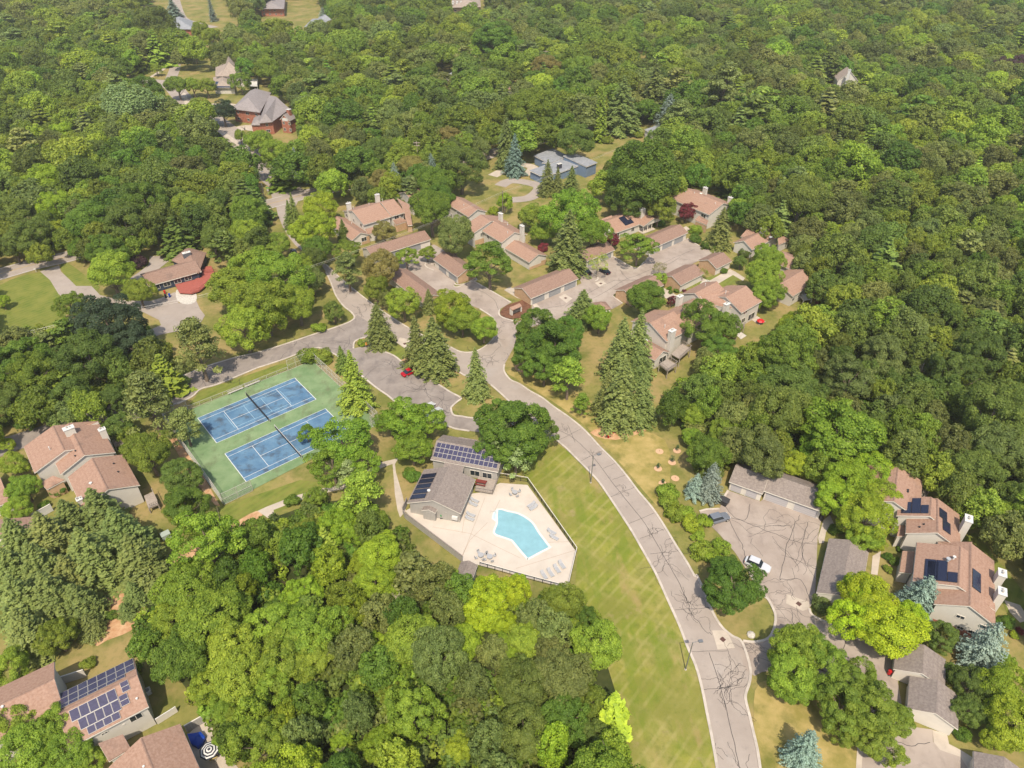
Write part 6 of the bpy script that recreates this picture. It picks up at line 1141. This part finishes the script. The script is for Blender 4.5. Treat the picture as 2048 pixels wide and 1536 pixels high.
for t_ in TREES:
    k = t_['k']; nm = KN[k]; o = thing(nm, t_['label'], KC[k], GR[nm], (t_['x'], t_['y'], 0), trnd.uniform(0, 6.28))
    if k == 'd':
        s = t_['H']/11; me = trnd.choice(dm); b = bpy.data.objects.new('branches', me); C.objects.link(b); b.parent = o; b.scale = (s, s, s); continue
    me, tr, R0, H0 = trnd.choice(PR[k]); s = t_['R']/R0; sz = t_['H']/H0; c = PAL[t_['c']]; j = 1+trnd.uniform(-.16, .16); hsh = trnd.uniform(-.1, .1)
    b = bpy.data.objects.new('crown' if k != 'h' else 'foliage', me); C.objects.link(b); b.parent = o; b.scale = (s, s*trnd.uniform(.88, 1.1), sz); b['tint'] = (c[0]*j*(1+hsh), c[1]*j, c[2]*j)
    tb = bpy.data.objects.new('trunk' if k != 'h' else 'stem', tr); C.objects.link(tb); tb.parent = o; tb.scale = (s, s, sz)
# the rest of the woods as one mass
def scatter(name, label, kind, data):
    n = len(data); me = bpy.data.meshes.new(name); me.vertices.add(n); me.vertices.foreach_set('co', np.array([(x, y, 0) for x, y, *_ in data], float).ravel())
    def at(nm, ty, fld, arr): a = me.attributes.new(nm, ty, 'POINT'); a.data.foreach_set(fld, np.array(arr, float if ty != 'INT' else int).ravel())
    PL = PR[kind]; idx = [q[5] for q in data]; rr = np.random.RandomState(3)
    at('tint', 'FLOAT_VECTOR', 'vector', [np.array(PAL[q[4]])*rr.uniform(.7, 1.3)*np.array([rr.uniform(.88, 1.14), 1, 1]) for q in data]); at('scl', 'FLOAT_VECTOR', 'vector', [(q[2]/PL[i][2], q[2]/PL[i][2], q[3]/PL[i][3]) for q, i in zip(data, idx)])
    at('rot', 'FLOAT_VECTOR', 'vector', [(0, 0, rr.uniform(0, 6.28)) for _ in data]); at('pick', 'INT', 'value', idx)
    ob = bpy.data.objects.new(name, me); C.objects.link(ob); struct(ob, 'stuff', label)
    pc = bpy.data.collections.new(name+'_kinds')
    for i, q in enumerate(PL): p = bpy.data.objects.new('%s_kind_%02d' % (name, i), q[0]); pc.objects.link(p)
    ng = bpy.data.node_groups.new(name, 'GeometryNodeTree'); ng.interface.new_socket('Geometry', in_out='INPUT', socket_type='NodeSocketGeometry'); ng.interface.new_socket('Geometry', in_out='OUTPUT', socket_type='NodeSocketGeometry')
    N = ng.nodes.new; K = ng.links.new; gi = N('NodeGroupInput'); go = N('NodeGroupOutput'); ip = N('GeometryNodeInstanceOnPoints'); ci = N('GeometryNodeCollectionInfo'); ci.inputs['Collection'].default_value = pc
    ci.inputs['Separate Children'].default_value = True; ci.inputs['Reset Children'].default_value = True; ip.inputs['Pick Instance'].default_value = True
    def na(nm, ty): a = N('GeometryNodeInputNamedAttribute'); a.data_type = ty; a.inputs[0].default_value = nm; return a.outputs[0]
    K(gi.outputs[0], ip.inputs['Points']); K(ci.outputs[0], ip.inputs['Instance']); K(na('pick', 'INT'), ip.inputs['Instance Index']); K(na('scl', 'FLOAT_VECTOR'), ip.inputs['Scale'])
    er = N('FunctionNodeEulerToRotation'); K(na('rot', 'FLOAT_VECTOR'), er.inputs[0]); K(er.outputs[0], ip.inputs['Rotation']); K(ip.outputs[0], go.inputs[0])
    md = ob.modifiers.new('scatter', 'NODES'); md.node_group = ng
scatter('woodland', 'far woodland canopy running to the top of the view', 'lm', REST)
BU = []
for t_ in range(20000):
    y = 30+rng.rand()**.8*330; x = rng.uniform(-1, 1)*(60+y*.78); px, py, d = PJ(x, y, 1.5)
    if px < -60 or px > 2110 or py < -20 or py > 1600: continue
    if (any(inside(px, py, c) for c in CLEAR) and not any(inside(px, py, c) for c in DEVI)) or any(inside(px, py, c) for c in ROADS): continue
    r = rng.uniform(1.2, 2.6); BU.append((x, y, r, r*1.4, 'DGEVL'[rng.randint(0, 5)], rng.randint(0, 2)))
scatter('undergrowth', 'low bushes filling the floor of the woods', 'lb', BU[:8000])
# ---------------------------------------------------------------- haze
hz = bpy.data.materials.new('haze_air'); hz.use_nodes = True; hn = hz.node_tree.nodes; hn.remove(hn['Principled BSDF']); pv = hn.new('ShaderNodeVolumePrincipled')
pv.inputs['Color'].default_value = (1, .97, .9, 1); pv.inputs['Density'].default_value = .00018; pv.inputs['Anisotropy'].default_value = .3; hz.node_tree.links.new(pv.outputs[0], hn['Material Output'].inputs['Volume'])
hb = MB().box((0, 345, 52), (1500, 900, 110)).obj('haze', hz); struct(hb, 'stuff', 'thin summer haze')
